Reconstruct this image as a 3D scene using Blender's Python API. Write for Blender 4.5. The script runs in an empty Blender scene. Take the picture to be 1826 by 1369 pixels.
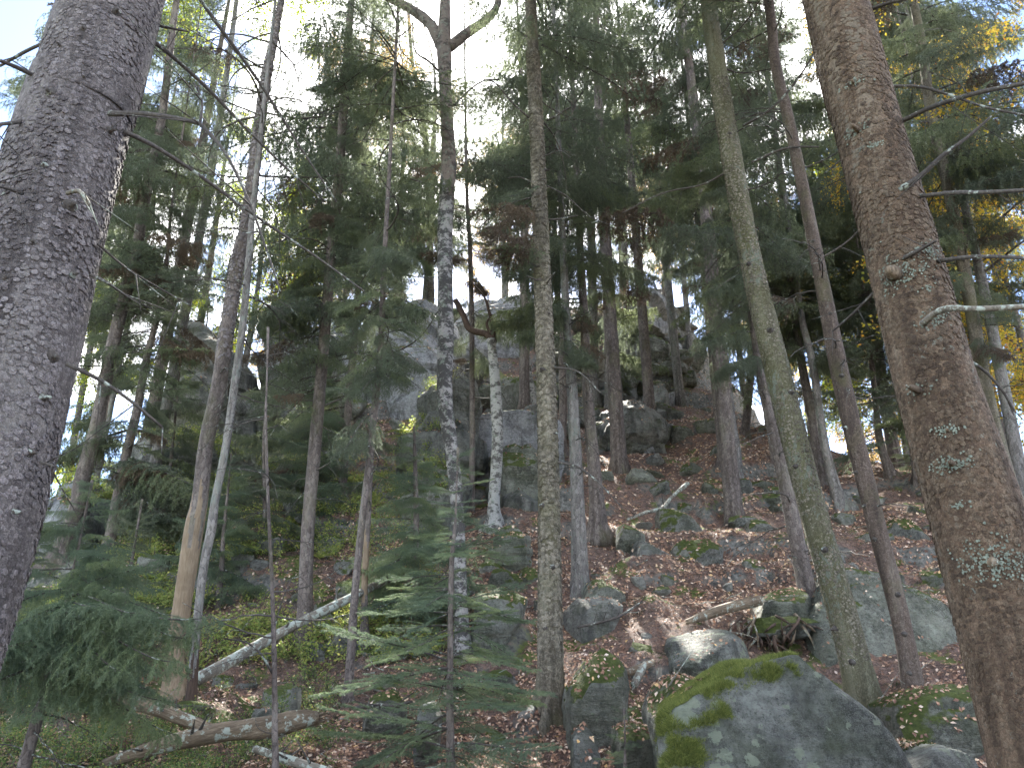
import bpy, bmesh, math, random
import numpy as np
from mathutils import Vector, Matrix, Euler
from mathutils.bvhtree import BVHTree

random.seed(7); RNG = np.random.default_rng(7)
scene = bpy.context.scene
COL = scene.collection
R = math.radians

# ------------------------------------------------------------------ camera
W0, H0, FPX = 1826.0, 1369.0, 1330.0
PITCH = R(20.0)
CAMZ = 1.6
cam_d = bpy.data.cameras.new('camera'); cam = bpy.data.objects.new('camera', cam_d); COL.objects.link(cam)
cam_d.sensor_width = 36.0; cam_d.lens = 36.0*FPX/W0
cam.location = (0, 0, CAMZ); cam.rotation_euler = (R(90)+PITCH, 0, 0)
cam_d.clip_start = .05; cam_d.clip_end = 3000
scene.camera = cam

# ------------------------------------------------------------------ light
SUN_EL, SUN_AZ = 38.5, -3.0          # degrees; azimuth from +Y towards +X
sd = Vector((math.sin(R(SUN_AZ))*math.cos(R(SUN_EL)), math.cos(R(SUN_AZ))*math.cos(R(SUN_EL)), math.sin(R(SUN_EL))))
sun_d = bpy.data.lights.new('sun', 'SUN'); sun = bpy.data.objects.new('sun', sun_d); COL.objects.link(sun)
sun_d.energy = 3.0; sun_d.angle = R(.53); sun_d.color = (1, .95, .86)
sun.rotation_euler = (-sd).to_track_quat('-Z', 'Y').to_euler()
sun.location = sd*80

def N(nt, t, **kw):
    n = nt.nodes.new(t)
    for k, v in kw.items():
        if k in n.inputs.keys() if isinstance(k, str) else False: n.inputs[k].default_value = v
        elif hasattr(n, k): setattr(n, k, v)
        else: n.inputs[k].default_value = v
    return n
def L(nt, a, b): nt.links.new(a, b)

world = bpy.data.worlds.new('World'); scene.world = world; world.use_nodes = True
nt = world.node_tree; nt.nodes.clear()
sky = nt.nodes.new('ShaderNodeTexSky'); sky.sky_type = 'NISHITA'; sky.sun_disc = False
sky.sun_elevation = R(SUN_EL); sky.sun_rotation = R(SUN_AZ)
sky.air_density = .6; sky.dust_density = .3; sky.ozone_density = 2.0
tc = nt.nodes.new('ShaderNodeTexCoord')
dot = nt.nodes.new('ShaderNodeVectorMath'); dot.operation = 'DOT_PRODUCT'; dot.inputs[1].default_value = sd
nrm = nt.nodes.new('ShaderNodeVectorMath'); nrm.operation = 'NORMALIZE'
L(nt, tc.outputs['Generated'], nrm.inputs[0]); L(nt, nrm.outputs[0], dot.inputs[0])
mx = nt.nodes.new('ShaderNodeMath'); mx.operation = 'MAXIMUM'; mx.inputs[1].default_value = 0; L(nt, dot.outputs['Value'], mx.inputs[0])
pw = nt.nodes.new('ShaderNodeMath'); pw.operation = 'POWER'; pw.inputs[1].default_value = 24; L(nt, mx.outputs[0], pw.inputs[0])
cb = nt.nodes.new('ShaderNodeMath'); cb.operation = 'MULTIPLY_ADD'; cb.inputs[1].default_value = 90.0; cb.inputs[2].default_value = 34.0
L(nt, pw.outputs[0], cb.inputs[0])
cn = nt.nodes.new('ShaderNodeTexNoise'); cn.inputs['Scale'].default_value = 3.2; cn.inputs['Detail'].default_value = 7; cn.inputs['Roughness'].default_value = .62
cmap = nt.nodes.new('ShaderNodeMapping'); cmap.inputs['Scale'].default_value = (1, 1, 1.6); cmap.inputs['Location'].default_value = (.35, .2, .1)
L(nt, nrm.outputs[0], cmap.inputs[0]); L(nt, cmap.outputs[0], cn.inputs['Vector'])
ad = nt.nodes.new('ShaderNodeMath'); ad.operation = 'MULTIPLY_ADD'; ad.inputs[1].default_value = .20   # thin cloud is densest towards the sun
L(nt, pw.outputs[0], ad.inputs[0]); L(nt, cn.outputs['Fac'], ad.inputs[2])
cr = nt.nodes.new('ShaderNodeValToRGB'); cr.color_ramp.elements[0].position = .545; cr.color_ramp.elements[1].position = .66
L(nt, ad.outputs[0], cr.inputs[0])
cc = nt.nodes.new('ShaderNodeVectorMath'); cc.operation = 'SCALE'; cc.inputs[0].default_value = (1.0, .985, .97); L(nt, cb.outputs[0], cc.inputs['Scale'])
mixc = nt.nodes.new('ShaderNodeMix'); mixc.data_type = 'RGBA'
L(nt, cr.outputs['Color'], mixc.inputs[0]); L(nt, sky.outputs[0], mixc.inputs[6]); L(nt, cc.outputs[0], mixc.inputs[7])
bg = nt.nodes.new('ShaderNodeBackground'); bg.inputs['Strength'].default_value = .05
L(nt, mixc.outputs[2], bg.inputs['Color'])
wo = nt.nodes.new('ShaderNodeOutputWorld'); L(nt, bg.outputs[0], wo.inputs['Surface'])

scene.view_settings.view_transform = 'Standard'; scene.view_settings.look = 'None'
scene.view_settings.exposure = 3.75; scene.view_settings.gamma = 1; scene.view_settings.use_curve_mapping = False
cy = scene.cycles
cy.max_bounces = 7; cy.diffuse_bounces = 6; cy.glossy_bounces = 2; cy.transmission_bounces = 3; cy.volume_bounces = 0; cy.transparent_max_bounces = 4
cy.use_denoising = True; cy.denoiser = 'OPENIMAGEDENOISE'; cy.denoising_input_passes = 'RGB_ALBEDO_NORMAL'; cy.denoising_prefilter = 'ACCURATE'; cy.sample_clamp_direct = .6; cy.sample_clamp_indirect = .35; cy.use_adaptive_sampling = True; cy.adaptive_threshold = .01
cy.volume_step_rate = 10

# ------------------------------------------------------------------ maths helpers
CP, SP = math.cos(PITCH), math.sin(PITCH)
def ray(px, py):
    u = (px-W0/2)/FPX; v = (H0/2-py)/FPX
    return u, CP - v*SP, SP + v*CP
def at(px, py, Y):                    # point of the world seen at a pixel, Y metres ahead
    dx, dy, dz = ray(px, py); t = Y/dy
    return np.array((dx*t, Y, CAMZ+dz*t))
def fwd(P): return P[1]*CP + (P[2]-CAMZ)*SP
def wpx(P, w): return max(.004, .5*w*fwd(P)/FPX)     # radius for a width in pixels

def _h(ix, iy, iz, seed):
    n = (ix.astype(np.int64)*374761393 + iy.astype(np.int64)*668265263 + iz.astype(np.int64)*2147483647 + seed*974711) & 0xffffffff
    n = ((n ^ (n >> 13))*1274126177) & 0xffffffff
    n = ((n ^ (n >> 15))*2246822519) & 0xffffffff
    return ((n ^ (n >> 16)) & 0xffffff)/float(0xffffff)
def vnoise(P, seed=0):
    I = np.floor(P); F = P-I; F = F*F*(3-2*F)
    x, y, z = I[:, 0], I[:, 1], I[:, 2]; fx, fy, fz = F[:, 0], F[:, 1], F[:, 2]
    def c(a, b, d): return _h(x+a, y+b, z+d, seed)
    x00 = c(0,0,0)*(1-fx)+c(1,0,0)*fx; x10 = c(0,1,0)*(1-fx)+c(1,1,0)*fx
    x01 = c(0,0,1)*(1-fx)+c(1,0,1)*fx; x11 = c(0,1,1)*(1-fx)+c(1,1,1)*fx
    return (x00*(1-fy)+x10*fy)*(1-fz)+(x01*(1-fy)+x11*fy)*fz
def fbm(P, sc=1., octs=4, seed=0, gain=.5, ridge=False):
    s = 0; a = 1; t = 0; Q = P*sc
    for o in range(octs):
        n = vnoise(Q+o*17.3, seed+o)*2-1
        if ridge: n = 1-2*np.abs(n)
        s = s+a*n; t += a; a *= gain; Q = Q*2.03
    return s/t

class MB:                              # mesh builder: arrays of vertices and tri/quad faces
    def __init__(s): s.V = []; s.T = []; s.Q = []; s.tm = []; s.qm = []; s.n = 0
    def add(s, V, T=None, Q=None, m=0):
        V = np.asarray(V, dtype=np.float64).reshape(-1, 3)
        if T is not None and len(T): T = np.asarray(T); s.T.append(T+s.n); s.tm.append(np.full(len(T), m))
        if Q is not None and len(Q): Q = np.asarray(Q); s.Q.append(Q+s.n); s.qm.append(np.full(len(Q), m))
        s.V.append(V); s.n += len(V)
    def mesh(s, name, mats, smooth=True, origin=None):
        V = np.concatenate(s.V)
        if origin is not None: V = V-np.asarray(origin)
        T = np.concatenate(s.T) if s.T else np.zeros((0, 3), int); Q = np.concatenate(s.Q) if s.Q else np.zeros((0, 4), int)
        me = bpy.data.meshes.new(name)
        me.vertices.add(len(V)); me.vertices.foreach_set('co', V.astype(np.float32).ravel())
        nl = len(T)*3+len(Q)*4; me.loops.add(nl); me.polygons.add(len(T)+len(Q))
        me.loops.foreach_set('vertex_index', np.concatenate([T.ravel(), Q.ravel()]).astype(np.int32))
        me.polygons.foreach_set('loop_start', np.concatenate([np.arange(len(T))*3, len(T)*3+np.arange(len(Q))*4]).astype(np.int32))
        mi = np.concatenate((s.tm if s.T else [])+(s.qm if s.Q else [])).astype(np.int32)
        me.polygons.foreach_set('material_index', mi)
        me.polygons.foreach_set('use_smooth', np.full(len(mi), smooth))
        for m in (mats if isinstance(mats, (list, tuple)) else [mats]): me.materials.append(m)
        me.update(calc_edges=True)
        return me

def link(name, me, parent=None, loc=(0, 0, 0)):
    o = bpy.data.objects.new(name, me); COL.objects.link(o); o.location = Vector(loc)
    if parent: o.parent = parent
    return o
def tag(o, label=None, cat=None, group=None, kind=None):
    if label: o['label'] = label
    if cat: o['category'] = cat
    if group: o['group'] = group
    if kind: o['kind'] = kind
    return o
def thing(name, loc, label, cat, group=None):
    return tag(link(name, None, None, loc), label, cat, group)

def spline(P, step):
    """Catmull-Rom through rows of P (any columns; first three are xyz), resampled."""
    P = np.asarray(P, float)
    if len(P) == 2: P = np.vstack([P[0], (P[0]+P[1])/2, P[1]])
    A = np.vstack([2*P[0]-P[1], P, 2*P[-1]-P[-2]]); out = []
    for i in range(1, len(A)-2):
        n = max(2, int(np.linalg.norm(A[i+1][:3]-A[i][:3])/step))
        t = np.linspace(0, 1, n, endpoint=False)[:, None]
        p0, p1, p2, p3 = A[i-1], A[i], A[i+1], A[i+2]
        out.append(.5*((2*p1)+(-p0+p2)*t+(2*p0-5*p1+4*p2-p3)*t*t+(-p0+3*p1-3*p2+p3)*t**3))
    out.append(A[-2][None]); return np.vstack(out)

def tube(mb, C, Rd, seg=6, m=0, noise=0., nsc=8., seed=0, cap=True, zs=1.):
    C = np.asarray(C, float); Rd = np.asarray(Rd, float); n = len(C)
    T = np.gradient(C, axis=0); T /= np.linalg.norm(T, axis=1)[:, None]+1e-9
    ref = np.array((1., 0, 0)) if abs(T[:, 0]).mean() < .75 else np.array((0, 0, 1.))
    A = np.cross(T, ref); A /= np.linalg.norm(A, axis=1)[:, None]+1e-9
    B = np.cross(T, A)
    th = np.linspace(0, 2*math.pi, seg, endpoint=False)
    D = A[:, None]*np.cos(th)[None, :, None]+B[:, None]*np.sin(th)[None, :, None]
    rr = np.repeat(Rd[:, None], seg, 1)
    V = C[:, None]+D*rr[..., None]
    if noise:
        Pn = V.reshape(-1, 3)*np.array((1, 1, zs))
        f = fbm(Pn, nsc, 3, seed).reshape(n, seg)
        rr = rr*(1+noise*f); V = C[:, None]+D*rr[..., None]
    i = np.arange(n-1)[:, None]*seg; j = np.arange(seg)[None]; k = (j+1) % seg
    Q = np.stack([i+j, i+k, i+seg+k, i+seg+j], -1).reshape(-1, 4)
    V = V.reshape(-1, 3); Tt = []
    if cap:
        V = np.vstack([V, C[0], C[-1]]); c0 = n*seg
        jj = np.arange(seg); kk = (jj+1) % seg
        Tt = np.vstack([np.stack([kk, jj, np.full(seg, c0)], -1), np.stack([jj+(n-1)*seg, kk+(n-1)*seg, np.full(seg, c0+1)], -1)])
    mb.add(V, Tt, Q, m)

# ------------------------------------------------------------------ materials
def newmat(name):
    m = bpy.data.materials.new(name); m.use_nodes = True; t = m.node_tree; t.nodes.clear()
    o = t.nodes.new('ShaderNodeOutputMaterial'); b = t.nodes.new('ShaderNodeBsdfPrincipled')
    b.inputs['Roughness'].default_value = .85; b.inputs['Specular IOR Level'].default_value = .25
    L(t, b.outputs[0], o.inputs['Surface']); return m, t, b
def ramp(t, fac, stops):
    r = t.nodes.new('ShaderNodeValToRGB'); e = r.color_ramp.elements
    while len(e) > 1: e.remove(e[-1])
    e[0].position = stops[0][0]; e[0].color = (*stops[0][1], 1)
    for p, c in stops[1:]: x = e.new(p); x.color = (*c, 1)
    L(t, fac, r.inputs[0]); return r.outputs[0]
def g(v): return (v, v, v)
def noise(t, vec, sc, det=4, rough=.55, dist=0):
    n = t.nodes.new('ShaderNodeTexNoise'); n.inputs['Scale'].default_value = sc; n.inputs['Detail'].default_value = det
    n.inputs['Roughness'].default_value = rough; n.inputs['Distortion'].default_value = dist
    if vec is not None: L(t, vec, n.inputs['Vector'])
    return n.outputs['Fac']
def voro(t, vec, sc, feat='F1', out='Distance', rnd=1):
    n = t.nodes.new('ShaderNodeTexVoronoi'); n.feature = feat; n.inputs['Scale'].default_value = sc; n.inputs['Randomness'].default_value = rnd
    if vec is not None: L(t, vec, n.inputs['Vector'])
    return n.outputs[out]
def mix(t, fac, a, b, mode='MIX'):
    n = t.nodes.new('ShaderNodeMix'); n.data_type = 'RGBA'; n.blend_type = mode
    for s, v in ((n.inputs[0], fac), (n.inputs[6], a), (n.inputs[7], b)):
        if hasattr(v, 'is_linked'): L(t, v, s)
        elif isinstance(v, (int, float)): s.default_value = v
        else: s.default_value = (*v, 1)
    return n.outputs[2]
def math_(t, op, a, b=None, c=None):
    n = t.nodes.new('ShaderNodeMath'); n.operation = op
    for i, v in enumerate((a, b, c)):
        if v is None: continue
        if hasattr(v, 'is_linked'): L(t, v, n.inputs[i])
        else: n.inputs[i].default_value = v
    return n.outputs[0]
def coords(t, scale=(1, 1, 1), kind='Object'):
    c = t.nodes.new('ShaderNodeTexCoord')
    m = t.nodes.new('ShaderNodeMapping'); m.inputs['Scale'].default_value = scale
    L(t, c.outputs[kind], m.inputs[0]); return m.outputs[0]
def gpos(t): return t.nodes.new('ShaderNodeNewGeometry')
def bump(t, b, h, st=.5, dist=.02, prev=None):
    n = t.nodes.new('ShaderNodeBump'); n.inputs['Strength'].default_value = st; n.inputs['Distance'].default_value = dist
    L(t, h, n.inputs['Height'])
    if prev is not None: L(t, prev, n.inputs['Normal'])
    L(t, n.outputs[0], b.inputs['Normal']); return n.outputs[0]

def bark(name, dark, mid, light, cell=42., lichen=.0, lich_col=(.19, .215, .18), algae=.0, zsq=.7, dist=.012, isl=False):
    m, t, b = newmat(name)
    v = coords(t, (1, 1, zsq))
    wob = t.nodes.new('ShaderNodeVectorMath'); wob.operation = 'MULTIPLY_ADD'
    n3 = t.nodes.new('ShaderNodeTexNoise'); n3.inputs['Scale'].default_value = 30; L(t, v, n3.inputs['Vector'])
    L(t, n3.outputs['Color'], wob.inputs[0]); wob.inputs[1].default_value = (.016, .016, .016); L(t, v, wob.inputs[2])
    w = wob.outputs[0]
    f1 = voro(t, w, cell); cellc = voro(t, w, cell, 'F1', 'Color'); edge = voro(t, w, cell, 'DISTANCE_TO_EDGE')
    fine = noise(t, w, 140, 5, .7); big = noise(t, v, 5, 4)
    sep = t.nodes.new('ShaderNodeSeparateColor'); L(t, cellc, sep.inputs[0])
    tone = math_(t, 'ADD', math_(t, 'MULTIPLY', sep.outputs[0], .45), math_(t, 'MULTIPLY', fine, .55))
    c = ramp(t, tone, [(.12, dark), (.45, mid), (.85, light)])
    fl = t.nodes.new('ShaderNodeMapping'); fl.inputs['Scale'].default_value = (1, 1, 1.9); L(t, v, fl.inputs[0])
    flk = noise(t, fl.outputs[0], cell*1.1, 7, .8, .8)
    c = mix(t, ramp(t, flk, [(.36, g(.75)), (.46, g(0)), (.60, g(0)), (.70, g(.0))]), c, tuple(x*.4 for x in dark))
    c = mix(t, ramp(t, flk, [(.56, g(0)), (.66, g(.65))]), c, light)
    if isl:
        ri = gpos(t).outputs['Random Per Island']; c = mix(t, ramp(t, ri, [(0, g(.7)), (.35, g(0))]), c, tuple(x*.8 for x in dark)); c = mix(t, ramp(t, ri, [(.6, g(0)), (1, g(.7))]), c, light)
    crack = ramp(t, math_(t, 'ADD', edge, math_(t, 'MULTIPLY', math_(t, 'SUBTRACT', flk, .5), .5)), [(0, g(.35)), (.07, g(1))])
    c = mix(t, crack, tuple(x*.45 for x in dark), c)
    c = mix(t, ramp(t, big, [(.35, g(0)), (.7, g(.55))]), c, mix(t, .5, c, light))
    smp = t.nodes.new('ShaderNodeMapping'); smp.inputs['Scale'].default_value = (4.5, 4.5, .9); L(t, v, smp.inputs[0])
    stn = noise(t, smp.outputs[0], 1.3, 6, .65, .5)
    c = mix(t, ramp(t, stn, [(.47, g(0)), (.62, g(.6))]), c, tuple(x*.8 for x in dark))
    c = mix(t, ramp(t, stn, [(.33, g(.5)), (.44, g(0))]), c, mix(t, .5, light, (.26, .25, .20)))
    if algae:
        an = noise(t, v, 2.2, 5, .6)
        c = mix(t, ramp(t, an, [(.62-algae*.3, g(0)), (.75, g(.75))]), c, mix(t, fine, (.05, .055, .018), (.13, .13, .05)))
    if lichen:
        ln = noise(t, v, 17, 8, .78); l2 = noise(t, v, 2.3, 4)
        lf = math_(t, 'ADD', ln, math_(t, 'MULTIPLY', l2, .5))
        c = mix(t, ramp(t, lf, [(1.02-lichen*.34, g(0)), (1.07-lichen*.34, g(.7))]), c, mix(t, fine, tuple(x*.75 for x in lich_col), lich_col))
    L(t, c, b.inputs['Base Color'])
    h = math_(t, 'ADD', math_(t, 'MULTIPLY', ramp(t, edge, [(0, g(0)), (.22, g(1))]), .8), math_(t, 'MULTIPLY', fine, .9))
    h = math_(t, 'ADD', math_(t, 'MULTIPLY', h, .45), math_(t, 'ADD', math_(t, 'MULTIPLY', sep.outputs[1], .3), math_(t, 'MULTIPLY', flk, 1.6)))
    bump(t, b, h, .9, dist)
    return m
M = {}
M['bark_left'] = bark('spruce_bark_grey', (.048, .040, .037), (.125, .107, .10), (.28, .25, .237), 80, .2, zsq=.8, dist=.008)
M['bark_right'] = bark('spruce_bark_red', (.042, .027, .018), (.115, .073, .046), (.205, .15, .10), 75, .42, algae=.0, zsq=.8, dist=.006)
M['bark_slim'] = bark('spruce_bark_dull_brown', (.045, .032, .025), (.105, .077, .060), (.19, .15, .12), 60, .3, algae=.25)
M['bark_mid'] = bark('spruce_bark_scaly', (.05, .042, .028), (.13, .11, .078), (.26, .225, .175), 50, .3, algae=.5, zsq=.8)
M['bark_olive'] = bark('lichen_crusted_bark', (.045, .04, .026), (.125, .115, .07), (.24, .225, .155), 90, .6, algae=.9, zsq=.5)
M['bark_far'] = bark('spruce_bark_brown', (.05, .04, .034), (.125, .10, .088), (.23, .195, .17), 26, .3, algae=.3, zsq=.5)
M['bark_pale'] = bark('spruce_bark_pale', (.06, .055, .05), (.15, .135, .12), (.28, .26, .24), 26, .65, algae=.25, zsq=.4)
M['scale'] = bark('bark_scale', (.05, .042, .03), (.15, .13, .092), (.32, .285, .22), 60, .2, algae=.4, isl=True)
M['scale_grey'] = bark('bark_scale_grey', (.07, .058, .055), (.17, .145, .14), (.33, .295, .285), 60, .15, isl=True)
M['scale_red'] = bark('bark_scale_red', (.045, .029, .019), (.115, .076, .048), (.205, .155, .105), 60, .3, isl=True)
def wood(name, a, b_, c_, rough=.8, lich=0):
    m, t, b = newmat(name); v = coords(t, (1, 1, 1)); v2 = coords(t, (1, 1, .12))
    f = noise(t, v2, 70, 6, .7); s = noise(t, v, 4, 4)
    c = ramp(t, f, [(.25, a), (.5, b_), (.78, c_)])
    c = mix(t, ramp(t, s, [(.4, g(0)), (.65, g(.6))]), c, a)
    if lich:
        n = noise(t, v, 12, 6, .7); c = mix(t, ramp(t, n, [(.62-lich*.2, g(0)), (.66-lich*.2, g(.9))]), c, (.30, .33, .28))
    L(t, c, b.inputs['Base Color']); bump(t, b, f, .8, .008); return m
M['tan'] = wood('bare_tan_wood', (.12, .085, .052), (.22, .165, .11), (.31, .25, .18))
M['log'] = wood('weathered_log', (.07, .06, .045), (.165, .145, .115), (.30, .27, .22), lich=.6)
M['rotten'] = wood('rotten_wood', (.05, .036, .024), (.16, .12, .08), (.33, .27, .20), lich=.35)
M['redwood'] = wood('torn_red_wood', (.03, .021, .016), (.065, .042, .030), (.12, .08, .06))
M['stick'] = wood('dead_twig', (.035, .03, .026), (.07, .06, .052), (.13, .12, .10), lich=.25)
M['lichen'] = wood('pale_lichen', (.10, .11, .085), (.19, .215, .17), (.32, .35, .28))
M['whitestick'] = wood('bleached_stick', (.15, .135, .12), (.30, .28, .25), (.46, .44, .41))

def birch(name, base, dark, amt):
    m, t, b = newmat(name)
    v = coords(t, (1, 1, 1.5)); vo = coords(t)
    a = noise(t, v, 7, 8, .75); bn = noise(t, vo, 2.0, 5, .6); fi = noise(t, vo, 60, 5, .7)
    c = mix(t, fi, tuple(x*.62 for x in base), base)
    c = mix(t, ramp(t, math_(t, 'ADD', a, math_(t, 'MULTIPLY', bn, .35)), [(.70-amt*.1, g(0)), (.76-amt*.1, g(.9))]), c, dark)
    c = mix(t, ramp(t, noise(t, vo, 14, 6, .7), [(.55, g(0)), (.62, g(.65))]), c, (.20, .23, .18))
    L(t, c, b.inputs['Base Color']); bump(t, b, math_(t, 'SUBTRACT', fi, a), 1, .015); return m
M['birch'] = birch('old_birch_bark', (.34, .32, .30), (.035, .032, .03), .8)
M['birch2'] = birch('pale_birch_bark', (.42, .41, .38), (.06, .055, .05), .3)
M['birch_up'] = birch('birch_bark_brown', (.19, .155, .13), (.06, .05, .042), .2)

def leafmat(name, stops, trans=.35, rough=.55, rand='island', spec=.3):
    m, t, b = newmat(name); b.inputs['Roughness'].default_value = rough; b.inputs['Specular IOR Level'].default_value = spec
    if rand == 'island': f = gpos(t).outputs['Random Per Island']
    else:
        oi = t.nodes.new('ShaderNodeObjectInfo'); n = noise(t, gpos(t).outputs['Position'], 3.5, 3)
        f = math_(t, 'ADD', math_(t, 'MULTIPLY', oi.outputs['Random'], .5), math_(t, 'MULTIPLY', n, .5))
    c = ramp(t, f, stops); L(t, c, b.inputs['Base Color'])
    tr = t.nodes.new('ShaderNodeBsdfTranslucent'); L(t, c, tr.inputs['Color'])
    mxs = t.nodes.new('ShaderNodeMixShader'); mxs.inputs[0].default_value = trans
    L(t, b.outputs[0], mxs.inputs[1]); L(t, tr.outputs[0], mxs.inputs[2])
    out = [n for n in t.nodes if n.type == 'OUTPUT_MATERIAL'][0]; L(t, mxs.outputs[0], out.inputs['Surface'])
    return m
M['needle'] = leafmat('spruce_needles', [(.2, (.098, .118, .080)), (.5, (.135, .160, .100)), (.85, (.172, .202, .090))], .52, rand='obj')
M['needle_young'] = leafmat('young_spruce_needles', [(.2, (.095, .135, .085)), (.5, (.125, .168, .098)), (.85, (.175, .218, .095))], .35, rand='obj')
M['needle_dead'] = leafmat('brown_needles', [(.2, (.07, .05, .035)), (.8, (.15, .11, .07))], .25, rand='obj')
M['litter'] = leafmat('fallen_leaves', [(0, (.12, .066, .048)), (.3, (.24, .132, .085)), (.6, (.36, .21, .135)), (.82, (.50, .34, .22)), (.94, (.74, .60, .48)), (1, (.60, .38, .14))], .15, .65)
M['yellow'] = leafmat('yellow_leaves', [(0, (.26, .28, .04)), (.4, (.50, .40, .05)), (.8, (.68, .46, .06)), (1, (.55, .22, .03))], .55)
M['orange'] = leafmat('orange_leaves', [(0, (.30, .19, .07)), (.5, (.42, .28, .10)), (1, (.50, .36, .14))], .5)
M['limeleaf'] = leafmat('lime_leaves', [(0, (.16, .24, .03)), (.5, (.30, .38, .04)), (1, (.52, .46, .05))], .55)
M['berry'] = leafmat('bilberry_leaves', [(0, (.07, .13, .04)), (.5, (.14, .21, .06)), (.85, (.24, .28, .08)), (1, (.34, .24, .08))], .4)
M['fernleaf'] = leafmat('fern_fronds', [(0, (.15, .22, .05)), (.6, (.29, .34, .09)), (1, (.44, .40, .11))], .4)
M['mossf'] = leafmat('moss_strands', [(0, (.07, .085, .02)), (.5, (.14, .17, .04)), (1, (.25, .27, .08))], .35, .8)
M['mossd'] = leafmat('dark_moss_strands', [(0, (.02, .032, .01)), (.5, (.04, .06, .015)), (1, (.09, .11, .03))], .3, .8)

def rockmat(name, base, moss, lich, mosscol=(.045, .062, .015), mosscol2=(.12, .15, .03), green=0.):
    m, t, b = newmat(name); b.inputs['Roughness'].default_value = .8
    ge = gpos(t); P = ge.outputs['Position']
    n1 = noise(t, P, 1.6, 8, .62, .6); n2 = noise(t, P, 22, 7, .7); n3 = noise(t, P, 140, 3, .6)
    lo = tuple(x*.30 for x in base); hi = tuple(min(1, x*1.55) for x in base)
    c = ramp(t, math_(t, 'ADD', math_(t, 'MULTIPLY', n1, .55), math_(t, 'MULTIPLY', n2, .45)), [(.40, lo), (.5, base), (.60, hi)])
    # crusty mineral speckle and water stains
    c = mix(t, ramp(t, n3, [(.50, g(0)), (.66, g(.75))]), c, hi); n4 = noise(t, P, 55, 6, .75)
    c = mix(t, ramp(t, n4, [(.36, g(.8)), (.46, g(0))]), c, tuple(x*.22 for x in base))
    cr5 = noise(t, P, 5.5, 8, .7, .5); c = mix(t, ramp(t, cr5, [(.56, g(0)), (.61, g(.5))]), c, tuple(min(1, x*a_) for x, a_ in zip(base, (1.75, 1.85, 1.8))))
    mp = t.nodes.new('ShaderNodeMapping'); mp.inputs['Scale'].default_value = (3, 3, .5); L(t, P, mp.inputs[0])
    st = noise(t, mp.outputs[0], 1.4, 5, .6)
    c = mix(t, ramp(t, st, [(.5, g(0)), (.68, g(.7))]), c, (.05, .052, .045))
    if green:
        gn = noise(t, P, 2.3, 6, .65, .4); c = mix(t, ramp(t, gn, [(.58-green*.25, g(0)), (.72, g(.7))]), c, mix(t, n2, (.035, .045, .022), (.085, .10, .045)))
    # pale crust lichens, round-ish with ragged rims
    wob = t.nodes.new('ShaderNodeVectorMath'); wob.operation = 'MULTIPLY_ADD'
    nn = t.nodes.new('ShaderNodeTexNoise'); nn.inputs['Scale'].default_value = 26; nn.inputs['Detail'].default_value = 6; nn.inputs['Roughness'].default_value = .7; L(t, P, nn.inputs['Vector'])
    L(t, nn.outputs['Color'], wob.inputs[0]); wob.inputs[1].default_value = (.09, .09, .09); L(t, P, wob.inputs[2])
    lv = voro(t, wob.outputs[0], 8.0); lmask = noise(t, P, 2.1, 5, .65)
    lf = math_(t, 'ADD', math_(t, 'ADD', math_(t, 'SUBTRACT', .20, lv), math_(t, 'MULTIPLY', math_(t, 'SUBTRACT', n4, .5), .45)), math_(t, 'MULTIPLY', math_(t, 'SUBTRACT', lmask, .68-lich*.2), 1.4))
    c = mix(t, ramp(t, lf, [(.06, g(0)), (.10, g(.85))]), c, mix(t, n2, (.16, .185, .13), (.33, .37, .27)))
    # moss where the surface faces up
    sp = t.nodes.new('ShaderNodeSeparateXYZ'); L(t, ge.outputs['Normal'], sp.inputs[0])
    mn = noise(t, P, 2.4, 6, .68)
    mf = math_(t, 'ADD', math_(t, 'MULTIPLY', sp.outputs[2], .62), mn)
    c = mix(t, ramp(t, mf, [(1.18-moss*.5, g(0)), (1.25-moss*.5, g(1))]), c, mix(t, ramp(t, n2, [(.3, g(0)), (.7, g(1))]), mosscol, mosscol2))
    L(t, c, b.inputs['Base Color'])
    mp2 = t.nodes.new('ShaderNodeMapping'); mp2.inputs['Scale'].default_value = (1.2, 1.2, 4.5); mp2.inputs['Rotation'].default_value = (.5, .35, 0); L(t, P, mp2.inputs[0])
    lay = noise(t, mp2.outputs[0], 3.2, 8, .72, .3)
    h = math_(t, 'ADD', math_(t, 'MULTIPLY', n2, .5), math_(t, 'ADD', math_(t, 'MULTIPLY', n1, 1.2), math_(t, 'MULTIPLY', n3, .15)))
    h = math_(t, 'ADD', h, math_(t, 'MULTIPLY', lay, 2.2))
    bump(t, b, h, 1, .085); return m
M['rock'] = rockmat('grey_rock', (.21, .208, .185), .35, .1, green=.4)
M['rock_lichen'] = rockmat('lichen_rock', (.17, .175, .155), .10, 1.3, (.08, .12, .015), (.20, .26, .04), green=.45)
M['rock_dark'] = rockmat('dark_mossy_rock', (.20, .20, .165), .85, .45, green=.8)
M['rock_big'] = rockmat('green_stained_rock', (.23, .235, .19), .50, .45, green=.65)
M['rock_pale'] = rockmat('pale_cliff_rock', (.31, .31, .315), .50, .25, green=.3)
M['rock_mid'] = rockmat('mossy_grey_rock', (.22, .22, .19), .84, .4, green=.5)

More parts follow.
